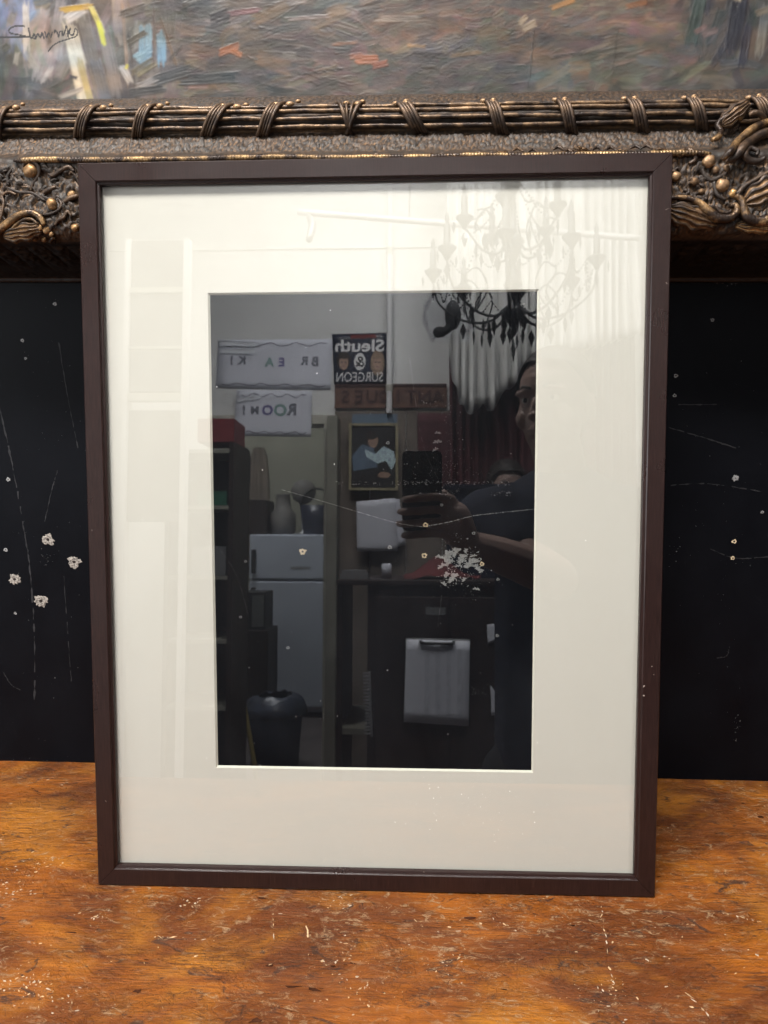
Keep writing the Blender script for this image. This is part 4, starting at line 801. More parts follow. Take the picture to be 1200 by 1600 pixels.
# curtains
def curtain(name, x0, x1, ztop, zbot, Y, amp, waves, mat, label):
    n, m = 160, 26; A, B = np.meshgrid(np.linspace(0, 1, n), np.linspace(0, 1, m), indexing='ij'); zb_ = zbot(A)
    G = np.stack([x0+(x1-x0)*A+0.01*np.sin(A*17+B*2), Y+amp*np.sin(A*waves*2*pi+0.9*np.sin(A*9))*(0.5+0.5*B)+amp*0.5*vnoise(A*waves*2.3, B*2, 4), ztop+(zb_-ztop)*B], -1)
    o = grid_mesh(name, G, mat); s = o.modifiers.new('thickness', 'SOLIDIFY'); s.thickness = 0.002; return tag(o, label, 'curtain', 'curtains')
Y = WALLY+0.30
x0, x1, z0, z1 = rr(694, 300, 1010, 760, Y)
zz = lambda *p: [in_room(a, b, Y)[2] for a, b in p]
curtain('curtain', x0, x1, 2.6, lambda A: np.interp(A, (np.array([694, 705, 720, 740, 758, 770, 785, 800, 815, 835, 1010])-694)/(1010-694), zz((694, 530), (705, 590), (720, 630), (740, 650), (758, 632), (770, 645), (785, 612), (800, 604), (815, 578), (835, 566), (1010, 520))), Y, 0.036, 21, 'curtain_white', 'white pleated curtain with a swept up lower edge')
curtain('curtain', rr(700, 300, 1010, 760, Y-0.12)[0], x1, 2.6, lambda A: A*0+FLOOR+0.03, Y-0.14, 0.025, 19, 'curtain_red', 'dark red floor length curtain behind the white one')
o = sheet('red_banner', [(652, 646), (704, 646), (706, 770), (654, 770)], WALLY+0.02, 'curtain_red', None, 0.004, 0.006); tag(o, 'plain dark red cloth banner on the wall below the sign', 'banner')
rod = empty('curtain_rail', in_room(465, 332, -2.1), label='long white rail on a bracket high up across the room', cat='rail')
a, b = in_room(465, 331, -2.1), in_room(1000, 372, -2.1); K = [tube('pole', np.linspace(a, b, 20), 0.012, 'print_white', None, 10)]
K.append(tube('bracket', [in_room(482, 336, -2.1), in_room(488, 352, -2.08), in_room(482, 376, -2.06)], [0.010, 0.016, 0.012], 'metal_grey', None, 8, 4)); K.append(tube('hanger', [in_room(640, 340, -2.1), np.array([in_room(640, 340, -2.1)[0], -2.1, 2.7])], 0.004, 'print_white', None, 6)); under(rod, K)

# black chandelier
CY = -1.90; cc_ = in_room(802, 480, CY)
ch = empty('chandelier', cc_, label='black iron chandelier with hanging faceted drops', cat='chandelier')
V, F = lathe_vf([(0.004, -0.105), (0.014, -0.09), (0.006, -0.075), (0.020, -0.055), (0.040, -0.035), (0.048, -0.015), (0.030, 0.0), (0.012, 0.02), (0.018, 0.05), (0.034, 0.08), (0.016, 0.11), (0.010, 0.16), (0.028, 0.20), (0.040, 0.235), (0.014, 0.27), (0.010, 0.40), (0.03, 0.44), (0.008, 0.48), (0.004, 0.52), (0.004, 2.69-cc_[2])], 18); mesh('stem', V, F, 'black_iron', ch, True)
dv = [(0, 0, 0), (0.012, 0, -0.026), (0, 0.006, -0.030), (-0.012, 0, -0.026), (0, -0.006, -0.030), (0, 0, -0.062)]
df = [(0, 1, 2), (0, 2, 3), (0, 3, 4), (0, 4, 1), (5, 2, 1), (5, 3, 2), (5, 4, 3), (5, 1, 4)]
drop0 = None
def add_drop(p, s):
    global drop0
    if drop0 is None: drop0 = mesh('drop', dv, df, 'black_glass', ch); o = drop0
    else: o = link(drop0.copy(), ch)
    o.location = p; o.scale = (s, s, s); o.rotation_euler = (0, 0, random.uniform(0, 3))
for tier, (n, R_, zc, ph) in enumerate(((8, 0.285, 0.16, 0.2), (5, 0.17, 0.33, 0.6))):
    zst = 0.0 if tier == 0 else 0.24
    for i in range(n):
        a = ph+2*pi*i/n; ca, sa_ = cos(a), sin(a); P = [(0.02, zst), (R_*0.30, zst-0.045), (R_*0.62, zst-0.035), (R_*0.92, zst+0.03), (R_, zc-0.05)]
        tube('arm', [(r*ca, r*sa_, z) for r, z in P], [0.005, 0.005, 0.0045, 0.004, 0.004], 'black_iron', ch, 8, 5, up=(0, 0, 1))
        P2 = [(R_*0.55, zst-0.03), (R_*0.40, zst+0.05), (R_*0.55, zst+0.11), (R_*0.75, zst+0.07), (R_*0.66, zst+0.03)]
        tube('curl', [(r*ca, r*sa_, z) for r, z in P2], [0.003, 0.0034, 0.0034, 0.003, 0.002], 'black_iron', ch, 6, 5, up=(0, 0, 1))
        V, F = lathe_vf([(0.006, -0.05), (0.012, -0.035), (0.030, -0.012), (0.032, -0.006), (0.012, 0.0), (0.011, 0.07), (0.006, 0.075), (0.008, 0.095), (0.002, 0.115)], 14, (R_*ca, R_*sa_, zc)); mesh('candle_cup', V, F, 'black_iron', ch, True)
        add_drop((R_*ca, R_*sa_, zc-0.055), 1.0)
        for k in (-1, 1): add_drop(((R_+0.038*k)*ca, (R_+0.038*k)*sa_, zc-0.02), 0.75)
        if tier == 0: add_drop((R_*0.62*ca, R_*0.62*sa_, zst-0.042), 1.05); add_drop((R_*0.32*cos(a+0.3), R_*0.32*sin(a+0.3), zst-0.05), 1.0)
add_drop((0, 0, -0.105), 1.5)
for i in range(8): a = i*2*pi/8; add_drop((0.105*cos(a), 0.105*sin(a), -0.035-0.022*(i % 2)), 1.1)
for i in range(8): a = i*2*pi/8+0.1; add_drop((0.20*cos(a), 0.20*sin(a), -0.010-0.02*(i % 2)), 1.0)
for i in range(16):
    a = i*2*pi/16+0.2; b_ = a+2*pi/16; P_ = [(0.27*cos(a), 0.27*sin(a), 0.11), (0.26*cos((a+b_)/2), 0.26*sin((a+b_)/2), 0.055), (0.27*cos(b_), 0.27*sin(b_), 0.11)]
    V, F = merge([ball_vf(p_, 0.0038, 6, 5) for p_ in catmull(P_, 6)]); mesh('bead_string', V, F, 'black_glass', ch, True)
for i in range(10):
    a = i*2*pi/10; V, F = merge([ball_vf(p_, 0.0038, 6, 5) for p_ in catmull([(0.16*cos(a), 0.16*sin(a), 0.31), (0.10*cos(a), 0.10*sin(a), 0.34), (0.03*cos(a), 0.03*sin(a), 0.44)], 8)]); mesh('bead_string', V, F, 'black_glass', ch, True); add_drop((0.13*cos(a), 0.13*sin(a), 0.24), 1.2)
for i in range(6): add_drop((0.04*cos(i), 0.04*sin(i), -0.03), 0.9)

# clear bag with a dark cap hanging in front of the wall
BYy = -2.0; bq = in_room(700, 528, BYy)
bg = empty('plastic_bag', bq, label='clear plastic bag holding a black cap, hanging left of the chandelier', cat='bag')
n, m = 22, 16; A, B = np.meshgrid(np.linspace(0, 2*pi, n), np.linspace(0, 1, m), indexing='ij'); r_ = 0.02+0.060*np.sin(np.clip(B*1.15, 0, 1)*pi*0.75)+0.008*vnoise(A*2, B*9, 4)
grid_mesh('bag', np.stack([r_*np.cos(A)*1.2+0.02*(B-0.5), r_*np.sin(A)*0.6, 0.19-0.20*B], -1), 'clear_plastic', bg)
V, F = merge([ball_vf((0.018, 0, 0.085), (0.030, 0.028, 0.055), 16, 10), ball_vf((-0.030, 0, 0.022), (0.026, 0.024, 0.020), 14, 9), tube_vf(catmull([(-0.03, 0, 0.022), (-0.005, 0, 0.03), (0.015, 0, 0.06)], 4), 0.016, 10)])
o = mesh('cap', V, F, 'rubber', bg, True)

# cabinet with papers, things on it
CYb = -1.95
x0, x1, z0, z1 = rr(525, 906, 832, 1200, CYb)
cb = empty('cabinet', ((x0+x1)/2, CYb, FLOOR), label='dark brown cabinet with red cloth on top and papers hung on its front', cat='cabinet')
K = [box('carcass', x0+0.11, x1, CYb-0.45, CYb, FLOOR, z1-0.02, 'dark_wood'), box('top', x0, x1+0.02, CYb-0.47, CYb+0.02, z1-0.02, z1, 'dark_wood', None, 0.004), box('side_panel', x0, x0+0.02, CYb-0.45, CYb-0.02, FLOOR, z1-0.02, 'dark_wood'), box('shelf', x0+0.02, x0+0.11, CYb-0.45, CYb-0.03, (z1+FLOOR)/2-0.01, (z1+FLOOR)/2+0.01, 'post_paint')]
for i in range(2):
    hx = x0+0.14+(x1-x0-0.16)*i/2; K.append(box('door', hx, hx+(x1-x0-0.18)/2, CYb, CYb+0.012, FLOOR+0.06, z1-0.06, 'dark_wood', None, 0.003))
under(cb, K)
o = slab('paper_label', 665, 949, 696, 961, CYb+0.014, 0.001, 'grey_box'); tag(o, 'small blank grey label stuck on the cabinet above the clipboard', 'label')
cl = at_base('clipboard', 684, 1133, CYb+0.02, 'clipboard with a ruled sheet hanging on the cabinet front', 'clipboard'); Yc = CYb+0.022
K = [sheet('board', [(634, 997), (735, 999), (733, 1135), (630, 1128)], Yc, 'grey_box', None, 0.0), sheet('sheet', [(635, 999), (734, 1002), (732, 1135), (631, 1128)], Yc, 'paper_white', None, 0.004)]
for i in range(4): a = 664+i*17; K.append(poly('column', [(a, 1014), (a+7, 1014), (a+6, 1116), (a-1, 1116)], Yc, 'ink_col', None, 0.0062))
K.append(tube('clip', [in_room(657, 1001, Yc+0.008), in_room(660, 1005, Yc+0.010), in_room(682, 1006, Yc+0.012), in_room(706, 1006, Yc+0.010), in_room(709, 1002, Yc+0.008)], 0.005, 'rubber', None, 8, 4)); under(cl, K)
o = sheet('paper_scrap', [(761, 976), (780, 974), (776, 1000), (762, 1007)], CYb+0.016, 'paper_white', None, 0.001); tag(o, 'torn paper scrap pinned to the cabinet right of the clipboard', 'paper')
o = sheet('folded_paper', [(766, 1070), (780, 1090), (797, 1116), (768, 1118)], CYb+0.016, 'paper_white', None, 0.003); tag(o, 'pointed sheet of paper low on the cabinet front', 'paper')
cq = in_room(690, 905, CYb-0.15)
n, m = 40, 24; A, B = np.meshgrid(np.linspace(-1, 1, n), np.linspace(-1, 1, m), indexing='ij'); hh = 0.075*np.exp(-((A+0.1)/0.5)**2-(B/0.7)**2)+0.006*vnoise(A*6, B*6, 2)+0.006
o = grid_mesh('red_cloth', np.stack([cq[0]+0.14*A, CYb-0.17+0.14*B, z1+hh], -1), 'red_cloth'); tag(o, 'heap of dark red cloth lying on the cabinet top', 'cloth')
q = in_room(604, 905, CYb-0.1); V, F = lathe_vf([(0.018, 0), (0.018, 0.05), (0.014, 0.055)], 14, (q[0], CYb-0.1, z1)); tag(mesh('white_jar', V, F, 'paper_white', None, True), 'small white jar standing left of the red cloth', 'jar')
q = in_room(555, 905, CYb-0.1); V, F = merge([box_vf(q[0]-0.05, q[0]+0.05, CYb-0.16, CYb-0.04, z1, z1+0.018), box_vf(q[0]-0.045, q[0]+0.04, CYb-0.15, CYb-0.05, z1+0.018, z1+0.03)]); tag(mesh('book_stack', V, F, 'metal_grey'), 'low pile of flat papers on the cabinet corner', 'papers')
sp = at_base('coil_cord', 575, 1150, CYb+0.03, 'grey coiled cord hanging down the cabinet front', 'cord'); a, b = in_room(573, 1050, CYb+0.03), in_room(576, 1150, CYb+0.03); tt = np.linspace(0, 1, 260)
under(sp, [tube('coil', np.stack([a[0]+(b[0]-a[0])*tt+0.012*np.cos(tt*120), a[1]+0.012*np.sin(tt*120), a[2]+(b[2]-a[2])*tt], -1), 0.003, 'metal_grey', None, 5)])

# back room: fridge and clutter
FY = -4.70; x0, x1, z0, z1 = rr(388, 835, 508, 1105, FY); z0 = FLOOR+0.03
fg = empty('fridge', ((x0+x1)/2, FY, FLOOR), label='white two door fridge standing in the room beyond the doorway', cat='fridge'); zs = in_room(440, 907, FY)[2]
K = [box('body', x0, x1, FY-0.55, FY-0.05, z0, z1, 'fridge_white', None, 0.01), box('freezer_door', x0, x1, FY-0.048, FY, zs+0.006, z1, 'fridge_white', None, 0.012), box('door', x0, x1, FY-0.048, FY, z0+0.04, zs-0.006, 'fridge_white', None, 0.012), box('handle', x0+0.02, x0+0.05, FY, FY+0.03, zs+0.05, zs+0.22, 'rubber', None, 0.005), box('handle', x0+0.02, x0+0.05, FY, FY+0.03, zs-0.30, zs-0.05, 'rubber', None, 0.005), box('note', x0+0.30, x0+0.44, FY, FY+0.002, zs+0.08, zs+0.10, 'metal_grey')]
for fx in (x0+0.05, x1-0.05): K.append(box('foot', fx-0.02, fx+0.02, FY-0.3, FY-0.26, FLOOR, z0, 'rubber'))
under(fg, K); fz = z1
def on_fridge(px): return in_room(px, 835, FY-0.25)[0]
x = on_fridge(495); bk = empty('wire_basket', (x, FY-0.25, fz), label='dark basket with an arched handle on top of the fridge', cat='basket')
V, F = lathe_vf([(0.10, 0), (0.13, 0.22), (0.12, 0.22), (0.09, 0.02)], 18); mesh('tub', V, F, 'poster_navy', bk, True); tube('handle', [(0.125*cos(a), 0, 0.21+0.14*sin(a)) for a in np.linspace(0, pi, 14)], 0.008, 'rubber', bk, 6)
x = on_fridge(472); fn = empty('desk_fan', (x, FY-0.30, fz), label='small grey fan on a thin stem on top of the fridge', cat='fan')
V, F = lathe_vf([(0.07, 0), (0.07, 0.015), (0.012, 0.03), (0.010, 0.26)], 16); mesh('stand', V, F, 'metal_grey', fn, True); V, F = ball_vf((0, 0, 0.33), (0.095, 0.05, 0.095), 18, 10); mesh('cage', V, F, 'rack_panel', fn, True)
x = on_fridge(440); V, F = lathe_vf([(0.08, 0), (0.10, 0.05), (0.10, 0.16), (0.06, 0.20), (0.05, 0.30), (0.055, 0.31)], 18, (x, FY-0.3, fz)); tag(mesh('storage_jar', V, F, 'rack_panel', None, True), 'bulky grey jar on top of the fridge beside the fan', 'jar')
x = on_fridge(408); tag(box('dark_carton', x-0.10, x+0.06, FY-0.45, FY-0.15, fz, fz+0.26, 'dark_wood', None, 0.004), 'dark carton on the left end of the fridge top', 'box')
# tall coats on the far wall
for px, m, lab in ((375, 'poster_navy', 'dark navy coat hanging on the far room wall'), (402, 'wall_panel', 'brown coat hanging beside the navy coat on the far wall')):
    q = in_room(px, 820, -5.36); zt_ = in_room(px, 700, -5.36)[2]; n, mm = 20, 14; A, B = np.meshgrid(np.linspace(-1, 1, n), np.linspace(0, 1, mm), indexing='ij')
    G = np.stack([q[0]+(0.05+0.07*B**0.5)*A, -5.39+0.06*np.sqrt(np.clip(1-A*A, 0, 1))+0.015*np.sin(A*9), zt_-(zt_-fz+0.2)*B], -1); o = grid_mesh('hanging_coat', G, m); tag(o, lab, 'coat', 'coats on the far wall')
GY = -4.1; x0, x1, z0, z1 = rr(372, 985, 418, 1090, GY)
tag(box('small_cabinet', x0, x1, GY-0.35, GY, FLOOR, z1, 'dark_wood', None, 0.006), 'low black cabinet standing in front of the fridge', 'cabinet')
xa, xb, za, zb2 = rr(374, 932, 414, 985, GY-0.03); mo = empty('speaker_box', ((xa+xb)/2, GY-0.15, z1), label='dark box with a grey front panel on the low black cabinet', cat='box'); under(mo, [box('case', xa, xb, GY-0.3, GY-0.03, z1, z1+0.24, 'rubber', None, 0.005), box('panel', (xa+xb)/2, xb-0.01, GY-0.03, GY-0.022, z1+0.02, z1+0.22, 'grey_box')])
TY = -3.5; q = in_room(430, 1120, TY); tb = empty('rubbish_bin', (q[0], TY, FLOOR), label='dark bin with a blue bag spilling over its rim', cat='bin'); zr = in_room(430, 1100, TY)[2]-FLOOR
V, F = lathe_vf([(0.13, 0), (0.155, zr), (0.145, zr), (0.12, 0.02)], 20); mesh('bin', V, F, 'navy_cloth', tb, True)
n, m = 40, 8; A, B = np.meshgrid(np.linspace(0, 2*pi, n), np.linspace(0, 1, m), indexing='ij'); R2 = 0.10+0.075*np.sin(B*pi*0.6)+0.012*vnoise(A*3, B*3, 4); grid_mesh('bag', np.stack([R2*np.cos(A), R2*np.sin(A), zr+0.05*np.cos(B*pi*0.9)+0.015*vnoise(A*4, B*4, 5)], -1), 'bag_blue', tb)
a, b = in_room(377, 1076, -3.2), in_room(404, 1195, -3.1); tag(tube('broom_handle', np.linspace(a, [b[0], b[1], FLOOR], 12), 0.012, 'stick_yellow', None, 8), 'yellow broom handle leaning by the doorway', 'broom')
# shelves on the left
SY_ = -2.35; x0, x1, z0, z1 = rr(255, 690, 362, 1190, SY_)
sh = empty('shelf_unit', ((x0+x1)/2, SY_, FLOOR), label='dark shelf unit crowded with goods left of the doorway', cat='shelf'); K = [box('upright', x1-0.02, x1, SY_-0.30, SY_, FLOOR, z1, 'dark_wood'), box('upright', x0, x0+0.02, SY_-0.30, SY_, FLOOR, z1, 'dark_wood'), box('back_panel', x0+0.02, x1-0.02, SY_-0.30, SY_-0.29, FLOOR, z1, 'dark_wood')]
shz = []
for py in (702, 790, 900, 1000, 1105): z = in_room(340, py, SY_)[2]; shz.append(z); K.append(box('shelf', x0+0.02, x1-0.02, SY_-0.29, SY_, z-0.015, z, 'post_paint'))
under(sh, K)
o = box('red_carton', x1-0.16, x1-0.005, SY_-0.22, SY_-0.02, z1+0.001, z1+0.10, 'red_box', None, 0.003); tag(o, 'red carton on top of the shelf unit', 'box'); o.rotation_euler = (0, 0.0, 0)
o = box('green_carton', x1-0.15, x1-0.03, SY_-0.2, SY_-0.01, shz[1], shz[1]+0.06, 'green_box', None, 0.003); tag(o, 'green carton on the upper shelf of the unit', 'box')
o = box('grey_carton', x1-0.17, x1-0.03, SY_-0.2, SY_-0.01, shz[2], shz[2]+0.12, 'grey_box', None, 0.003); tag(o, 'grey carton on the middle shelf of the unit', 'box')
# rack of dark panels, mirrored in the left of the mat
RY = -1.75; x0, x1, _, z1 = rr(192, 372, 292, 700, RY)
rk = empty('display_rack', ((x0+x1)/2, RY, FLOOR), label='tall white rack holding three dark panels one above another', cat='rack'); K = [box('upright', x0, x0+0.018, RY-0.04, RY, FLOOR, z1, 'print_white'), box('upright', x1-0.018, x1, RY-0.04, RY, FLOOR, z1, 'print_white')]
for a, b in ((374, 448), (458, 540), (546, 612)): xx0, xx1, zz0, zz1 = rr(196, a, 288, b, RY); K.append(box('panel', x0+0.02, x1-0.02, RY-0.03, RY-0.005, zz0, zz1, 'rack_panel', None, 0.004))
for a, b in ((449, 457), (541, 545), (614, 626)): xx0, xx1, zz0, zz1 = rr(196, a, 288, b, RY); K.append(box('crossbar', x0+0.019, x1-0.019, RY-0.03, RY+0.005, zz0, zz1, 'trim_cream'))
xx0, xx1, zz0, zz1 = rr(196, 640, 288, 815, RY); K.append(box('back_board', x0+0.02, x1-0.02, RY-0.03, RY-0.01, zz0, zz1, 'rack_panel')); under(rk, K)

# ------------------------------------------------------------------ people (mirrored in the glass)
MC = cam.matrix_world.copy()
def cl_(x, y, z): return np.array(MC @ Vector((x, y, z)))
def cap(pts, rads, n=6): return tube_vf(catmull(np.column_stack([np.asarray(pts, float), rads]), n)[:, :3], np.maximum(catmull(np.column_stack([np.asarray(pts, float), rads]), n)[:, 3], 0.002), 12, up=(0.13, 0.31, 0.9))
def limb(pts, rads):
    V, F = cap(pts, rads); return [(V, F), ball_vf(pts[0], rads[0]*0.98), ball_vf(pts[-1], rads[-1]*0.98)]
def fused(name, parts, mat, parent, voxel=0.006, smooth=4):
    V, F = merge(parts); o = mesh(name, V, F, mat, parent, True)
    r = o.modifiers.new('fuse', 'REMESH'); r.mode = 'VOXEL'; r.voxel_size = voxel; r.use_smooth_shade = True
    s = o.modifiers.new('smooth', 'SMOOTH'); s.factor = 0.5; s.iterations = smooth; return o
def head_parts(c, k, yaw=0.0):                 # head facing +y
    M = Matrix.Translation(c) @ Matrix.Rotation(yaw, 4, 'Z') @ Matrix.Scale(k, 4)
    L = [((0, -0.012, 0.030), (0.076, 0.095, 0.092)), ((0, 0.010, -0.030), (0.060, 0.075, 0.085)), ((0, 0.042, -0.085), (0.030, 0.032, 0.028)), ((0, 0.084, -0.018), (0.011, 0.020, 0.028)), ((0, 0.096, -0.033), (0.014, 0.014, 0.011)), ((-0.030, 0.066, 0.022), (0.027, 0.020, 0.009)), ((0.030, 0.066, 0.022), (0.027, 0.020, 0.009)), ((-0.040, 0.050, -0.030), (0.022, 0.026, 0.024)), ((0.040, 0.050, -0.030), (0.022, 0.026, 0.024)), ((-0.078, -0.012, -0.008), (0.009, 0.018, 0.032)), ((0.078, -0.012, -0.008), (0.009, 0.018, 0.032)), ((0, 0.078, -0.058), (0.024, 0.014, 0.007)), ((0, 0.076, -0.068), (0.021, 0.014, 0.008))]
    out = []
    for p, r in L:
        V, F = ball_vf((0, 0, 0), r, 18, 12); out.append(([tuple(M @ (Vector(p)+Vector(v))) for v in V], F))
    return out, M
def face_bits(parent, M):
    for s in (-1, 1):
        V, F = ball_vf((s*0.030, 0.066, 0.006), (0.012, 0.011, 0.0075), 12, 8); mesh('eye', [tuple(M @ Vector(v)) for v in V], F, 'eye_white', parent, True)
        V, F = ball_vf((s*0.030, 0.0745, 0.006), (0.0052, 0.0040, 0.0052), 10, 6); mesh('pupil', [tuple(M @ Vector(v)) for v in V], F, 'eye_dark', parent, True)
        V, F = tube_vf([(s*0.014, 0.084, 0.028), (s*0.030, 0.084, 0.033), (s*0.046, 0.072, 0.029)], [0.003, 0.0035, 0.002], 6, up=(0, 0, 1)); mesh('eyebrow', [tuple(M @ Vector(v)) for v in V], F, 'hair_dark', parent, True)
def hair_shell(parent, M, low=-0.02, bulge=1.06):
    n, m = 30, 16; A, B = np.meshgrid(np.linspace(0, 2*pi, n), np.linspace(0.0, 1, m), indexing='ij'); fr_ = np.sin(A)          # +y is the face
    th_ = B*(1.0+0.75*(1-ss(0.1, 0.9, fr_))+low); r3 = 1+0.02*vnoise(A*6, B*9, 3)
    G = np.stack([0.079*bulge*np.sin(th_)*np.cos(A)*r3, -0.014+0.097*bulge*np.sin(th_)*np.sin(A)*r3, 0.034+0.094*bulge*np.cos(th_)*r3], -1)
    P = np.array([tuple(M @ Vector(v)) for v in G.reshape(-1, 3)]).reshape(G.shape); return grid_mesh('hair', P, 'hair_dark', parent)

# the one taking the photograph
hp = in_room(866, 636, -0.90); hc = Vector((hp[0], -0.90, hp[2]))
person = empty('person', (0, 0, 0), label='person in a navy shirt holding up a phone, mirrored in the glass', cat='person')
hd, HM = head_parts(hc, 1.02, 0.60)
bx_ = hc.x+0.03; sz_ = hc.z-0.235
el = in_room(872, 905, -0.80)
body = hd + limb([(hc.x, -0.91, hc.z-0.06), (bx_, -0.945, hc.z-0.17), (bx_, -0.96, sz_)], [0.055, 0.056, 0.07])
body += limb([(bx_, -0.97, sz_-0.03), (bx_+0.01, -0.97, sz_-0.25), (bx_+0.01, -0.98, sz_-0.5), (bx_+0.01, -0.98, sz_-0.62)], [0.13, 0.14, 0.135, 0.15])
body += limb([(bx_-0.17, -0.96, sz_-0.01), (bx_, -0.97, sz_+0.005), (bx_+0.17, -0.96, sz_-0.01)], [0.062, 0.085, 0.062])
wr = cl_(0.088, -0.165, 0.020)
body += limb([(bx_-0.17, -0.955, sz_-0.015), ((bx_-0.17+el[0])/2-0.02, -0.90, (sz_+el[2])/2), tuple(el)], [0.055, 0.050, 0.043])
body += limb([tuple(el), tuple(0.45*el+0.55*wr+np.array([0, 0, 0.004])), tuple(wr)], [0.043, 0.038, 0.027])
body += limb([(bx_+0.17, -0.955, sz_-0.015), (bx_+0.23, -0.96, sz_-0.27), (bx_+0.20, -0.86, sz_-0.48)], [0.055, 0.046, 0.034])
for s in (-1, 1): body += limb([(bx_+s*0.085, -0.98, sz_-0.62), (bx_+s*0.09, -0.97, sz_-0.85), (bx_+s*0.09, -0.99, FLOOR+0.09), (bx_+s*0.09, -0.92, FLOOR+0.04)], [0.085, 0.062, 0.042, 0.035])
# hand: palm beside the phone, four fingers across its back, thumb on the screen side
palm = [cl_(0.088, -0.150, 0.018), cl_(0.072, -0.112, 0.006)]
body += limb(palm, [0.028, 0.030]); body += limb([cl_(0.062, -0.090, 0.004), cl_(0.066, -0.150, 0.006)], [0.018, 0.018])
for fy, tipx, tz_ in ((-0.074, -0.020, -0.006), (-0.098, -0.030, -0.001), (-0.121, -0.032, 0.000), (-0.143, -0.022, -0.003)):
    body += limb([cl_(0.064, fy-0.004, 0.000), cl_(0.040, fy+0.002, -0.011), cl_(0.006, fy, -0.011), cl_((tipx-0.004)*0.7, fy-0.003, -0.009), cl_(tipx-0.004, fy-0.005, tz_+0.006)], [0.0100, 0.0084, 0.0080, 0.0076, 0.0066])
body += limb([cl_(0.076, -0.135, 0.020), cl_(0.066, -0.098, 0.026), cl_(0.050, -0.070, 0.024)], [0.015, 0.012, 0.009])
fused('body', body, 'skin', person, 0.0034, 2); face_bits(person, HM); hair_shell(person, HM)
shirt = limb([(bx_, -0.97, sz_-0.03), (bx_+0.01, -0.97, sz_-0.25), (bx_+0.01, -0.98, sz_-0.5), (bx_+0.01, -0.98, sz_-0.66)], [0.155, 0.165, 0.165, 0.175])
shirt += limb([(bx_-0.17, -0.96, sz_-0.012), (bx_, -0.97, sz_+0.0), (bx_+0.17, -0.96, sz_-0.012)], [0.077, 0.096, 0.077]); shirt += limb([(bx_-0.17, -0.955, sz_-0.015), ((bx_-0.17+el[0])/2-0.02, -0.90, (sz_+el[2])/2)], [0.073, 0.070]); shirt += limb([(bx_+0.17, -0.955, sz_-0.015), (bx_+0.23, -0.96, sz_-0.24)], [0.073, 0.066])
fused('shirt', shirt, 'navy_cloth', person, 0.008, 6)
tr_ = []
for s in (-1, 1): tr_ += limb([(bx_+s*0.08, -0.98, sz_-0.60), (bx_+s*0.09, -0.97, sz_-0.85), (bx_+s*0.09, -0.99, FLOOR+0.10)], [0.115, 0.085, 0.065])
fused('trousers', tr_, 'trouser', person, 0.010, 4)

ph = empty('phone', (0, 0, 0), label='black phone held up in front of the person, mirrored in the glass', cat='phone'); ph.matrix_world = MC
def rbox(name, x0, x1, y0, y1, z0, z1, r, mat, parent):
    pts = [(cx+r*cos(a), cy+r*sin(a)) for cx, cy, a0 in ((x1-r, y1-r, 0), (x0+r, y1-r, pi/2), (x0+r, y0+r, pi), (x1-r, y0+r, 1.5*pi)) for a in np.linspace(a0, a0+pi/2, 6)]
    k = len(pts); V = [(x, y, z0) for x, y in pts]+[(x, y, z1) for x, y in pts]; return mesh(name, V, [tuple(range(k-1, -1, -1)), tuple(range(k, 2*k))]+[(i, (i+1) % k, k+(i+1) % k, k+i) for i in range(k)], mat, parent)
rbox('case', -0.029, 0.046, -0.140, 0.013, 0.0060, 0.0145, 0.010, 'phone_black', ph); rbox('screen', -0.026, 0.043, -0.136, 0.009, 0.0146, 0.0150, 0.008, 'lens_glass', ph); rbox('camera_plate', -0.010, 0.040, -0.030, 0.009, 0.0045, 0.0060, 0.008, 'rubber', ph)
for a, b in ((0.012, -0.001), (0.030, -0.010), (0.012, -0.020)): V, F = lathe_vf([(0.0065, 0.0030), (0.0065, 0.0045)], 16, (a, b, 0)); mesh('lens', V, F, 'lens_glass', ph)

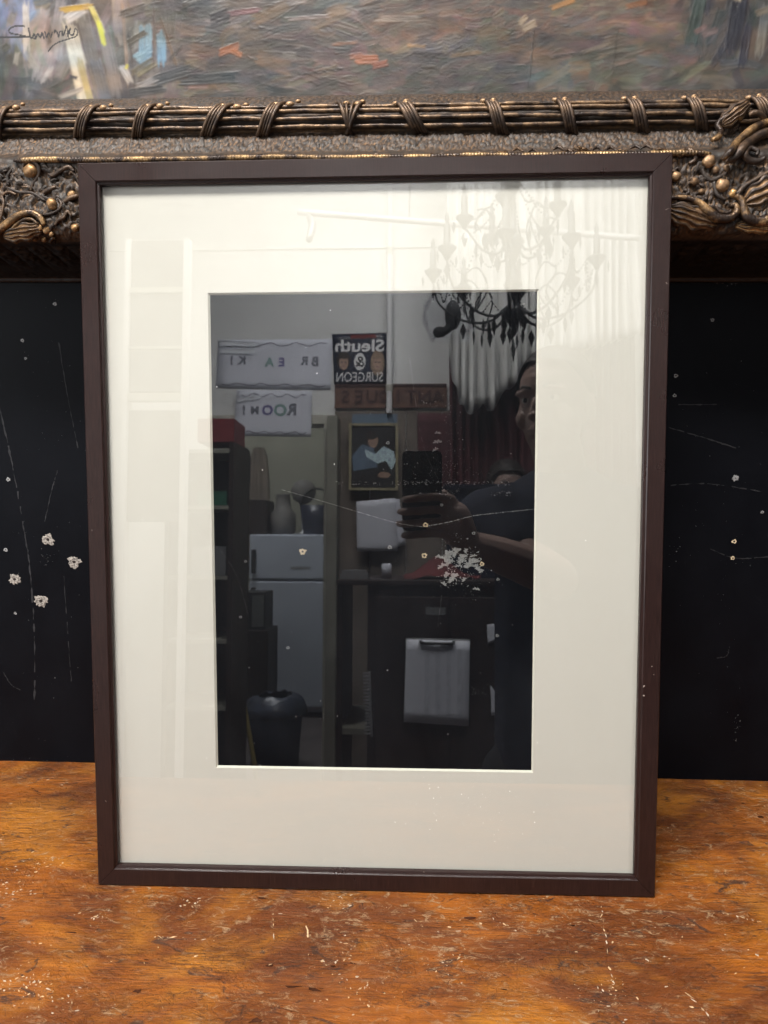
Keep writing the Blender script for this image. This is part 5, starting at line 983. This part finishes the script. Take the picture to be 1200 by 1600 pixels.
# someone sitting further back, and the counter in front of them
CNY = -2.15; x0, x1, z0, z1 = rr(698, 757, 846, 1000, CNY)
ct = empty('counter', ((x0+x1)/2, CNY, FLOOR), label='navy fronted counter in front of the seated person', cat='counter'); under(ct, [box('front', x0, x1, CNY-0.03, CNY, FLOOR, z1-0.02, 'navy_cloth'), box('top', x0-0.01, x1+0.01, CNY-0.25, CNY+0.01, z1-0.02, z1, 'navy_cloth', None, 0.003)])
hq = in_room(792, 766, CNY-0.35); seated = empty('person', (0, 0, 0), label='seated person with dark hair looking over the counter, mirrored in the glass', cat='person')
h2_, HM2 = head_parts(Vector((hq[0], CNY-0.35, hq[2])), 0.95, -0.1)
b2_ = h2_+limb([(hq[0], CNY-0.36, hq[2]-0.06), (hq[0], CNY-0.38, hq[2]-0.2)], [0.05, 0.06])+limb([(hq[0]-0.15, CNY-0.38, hq[2]-0.25), (hq[0], CNY-0.38, hq[2]-0.22), (hq[0]+0.15, CNY-0.38, hq[2]-0.25)], [0.06, 0.09, 0.06])+limb([(hq[0], CNY-0.38, hq[2]-0.25), (hq[0], CNY-0.40, FLOOR+0.45)], [0.13, 0.15])
fused('body', b2_, 'skin', seated, 0.007, 3); face_bits(seated, HM2); hair_shell(seated, HM2, 0.12, 1.16)
fused('shirt', limb([(hq[0]-0.15, CNY-0.38, hq[2]-0.25), (hq[0], CNY-0.38, hq[2]-0.23), (hq[0]+0.15, CNY-0.38, hq[2]-0.25)], [0.075, 0.10, 0.075])+limb([(hq[0], CNY-0.38, hq[2]-0.25), (hq[0], CNY-0.40, FLOOR+0.45)], [0.15, 0.17]), 'trouser', seated, 0.012, 4)
tag(boxes('stool', [(hq[0]-0.2, hq[0]+0.2, CNY-0.58, CNY-0.22, FLOOR+0.27, FLOOR+0.31)]+[(hq[0]+a-0.02, hq[0]+a+0.02, CNY-0.4+b-0.02, CNY-0.4+b+0.02, FLOOR, FLOOR+0.27) for a in (-0.16, 0.16) for b in (-0.14, 0.14)], 'dark_wood'), 'plain wooden stool under the seated person', 'stool')
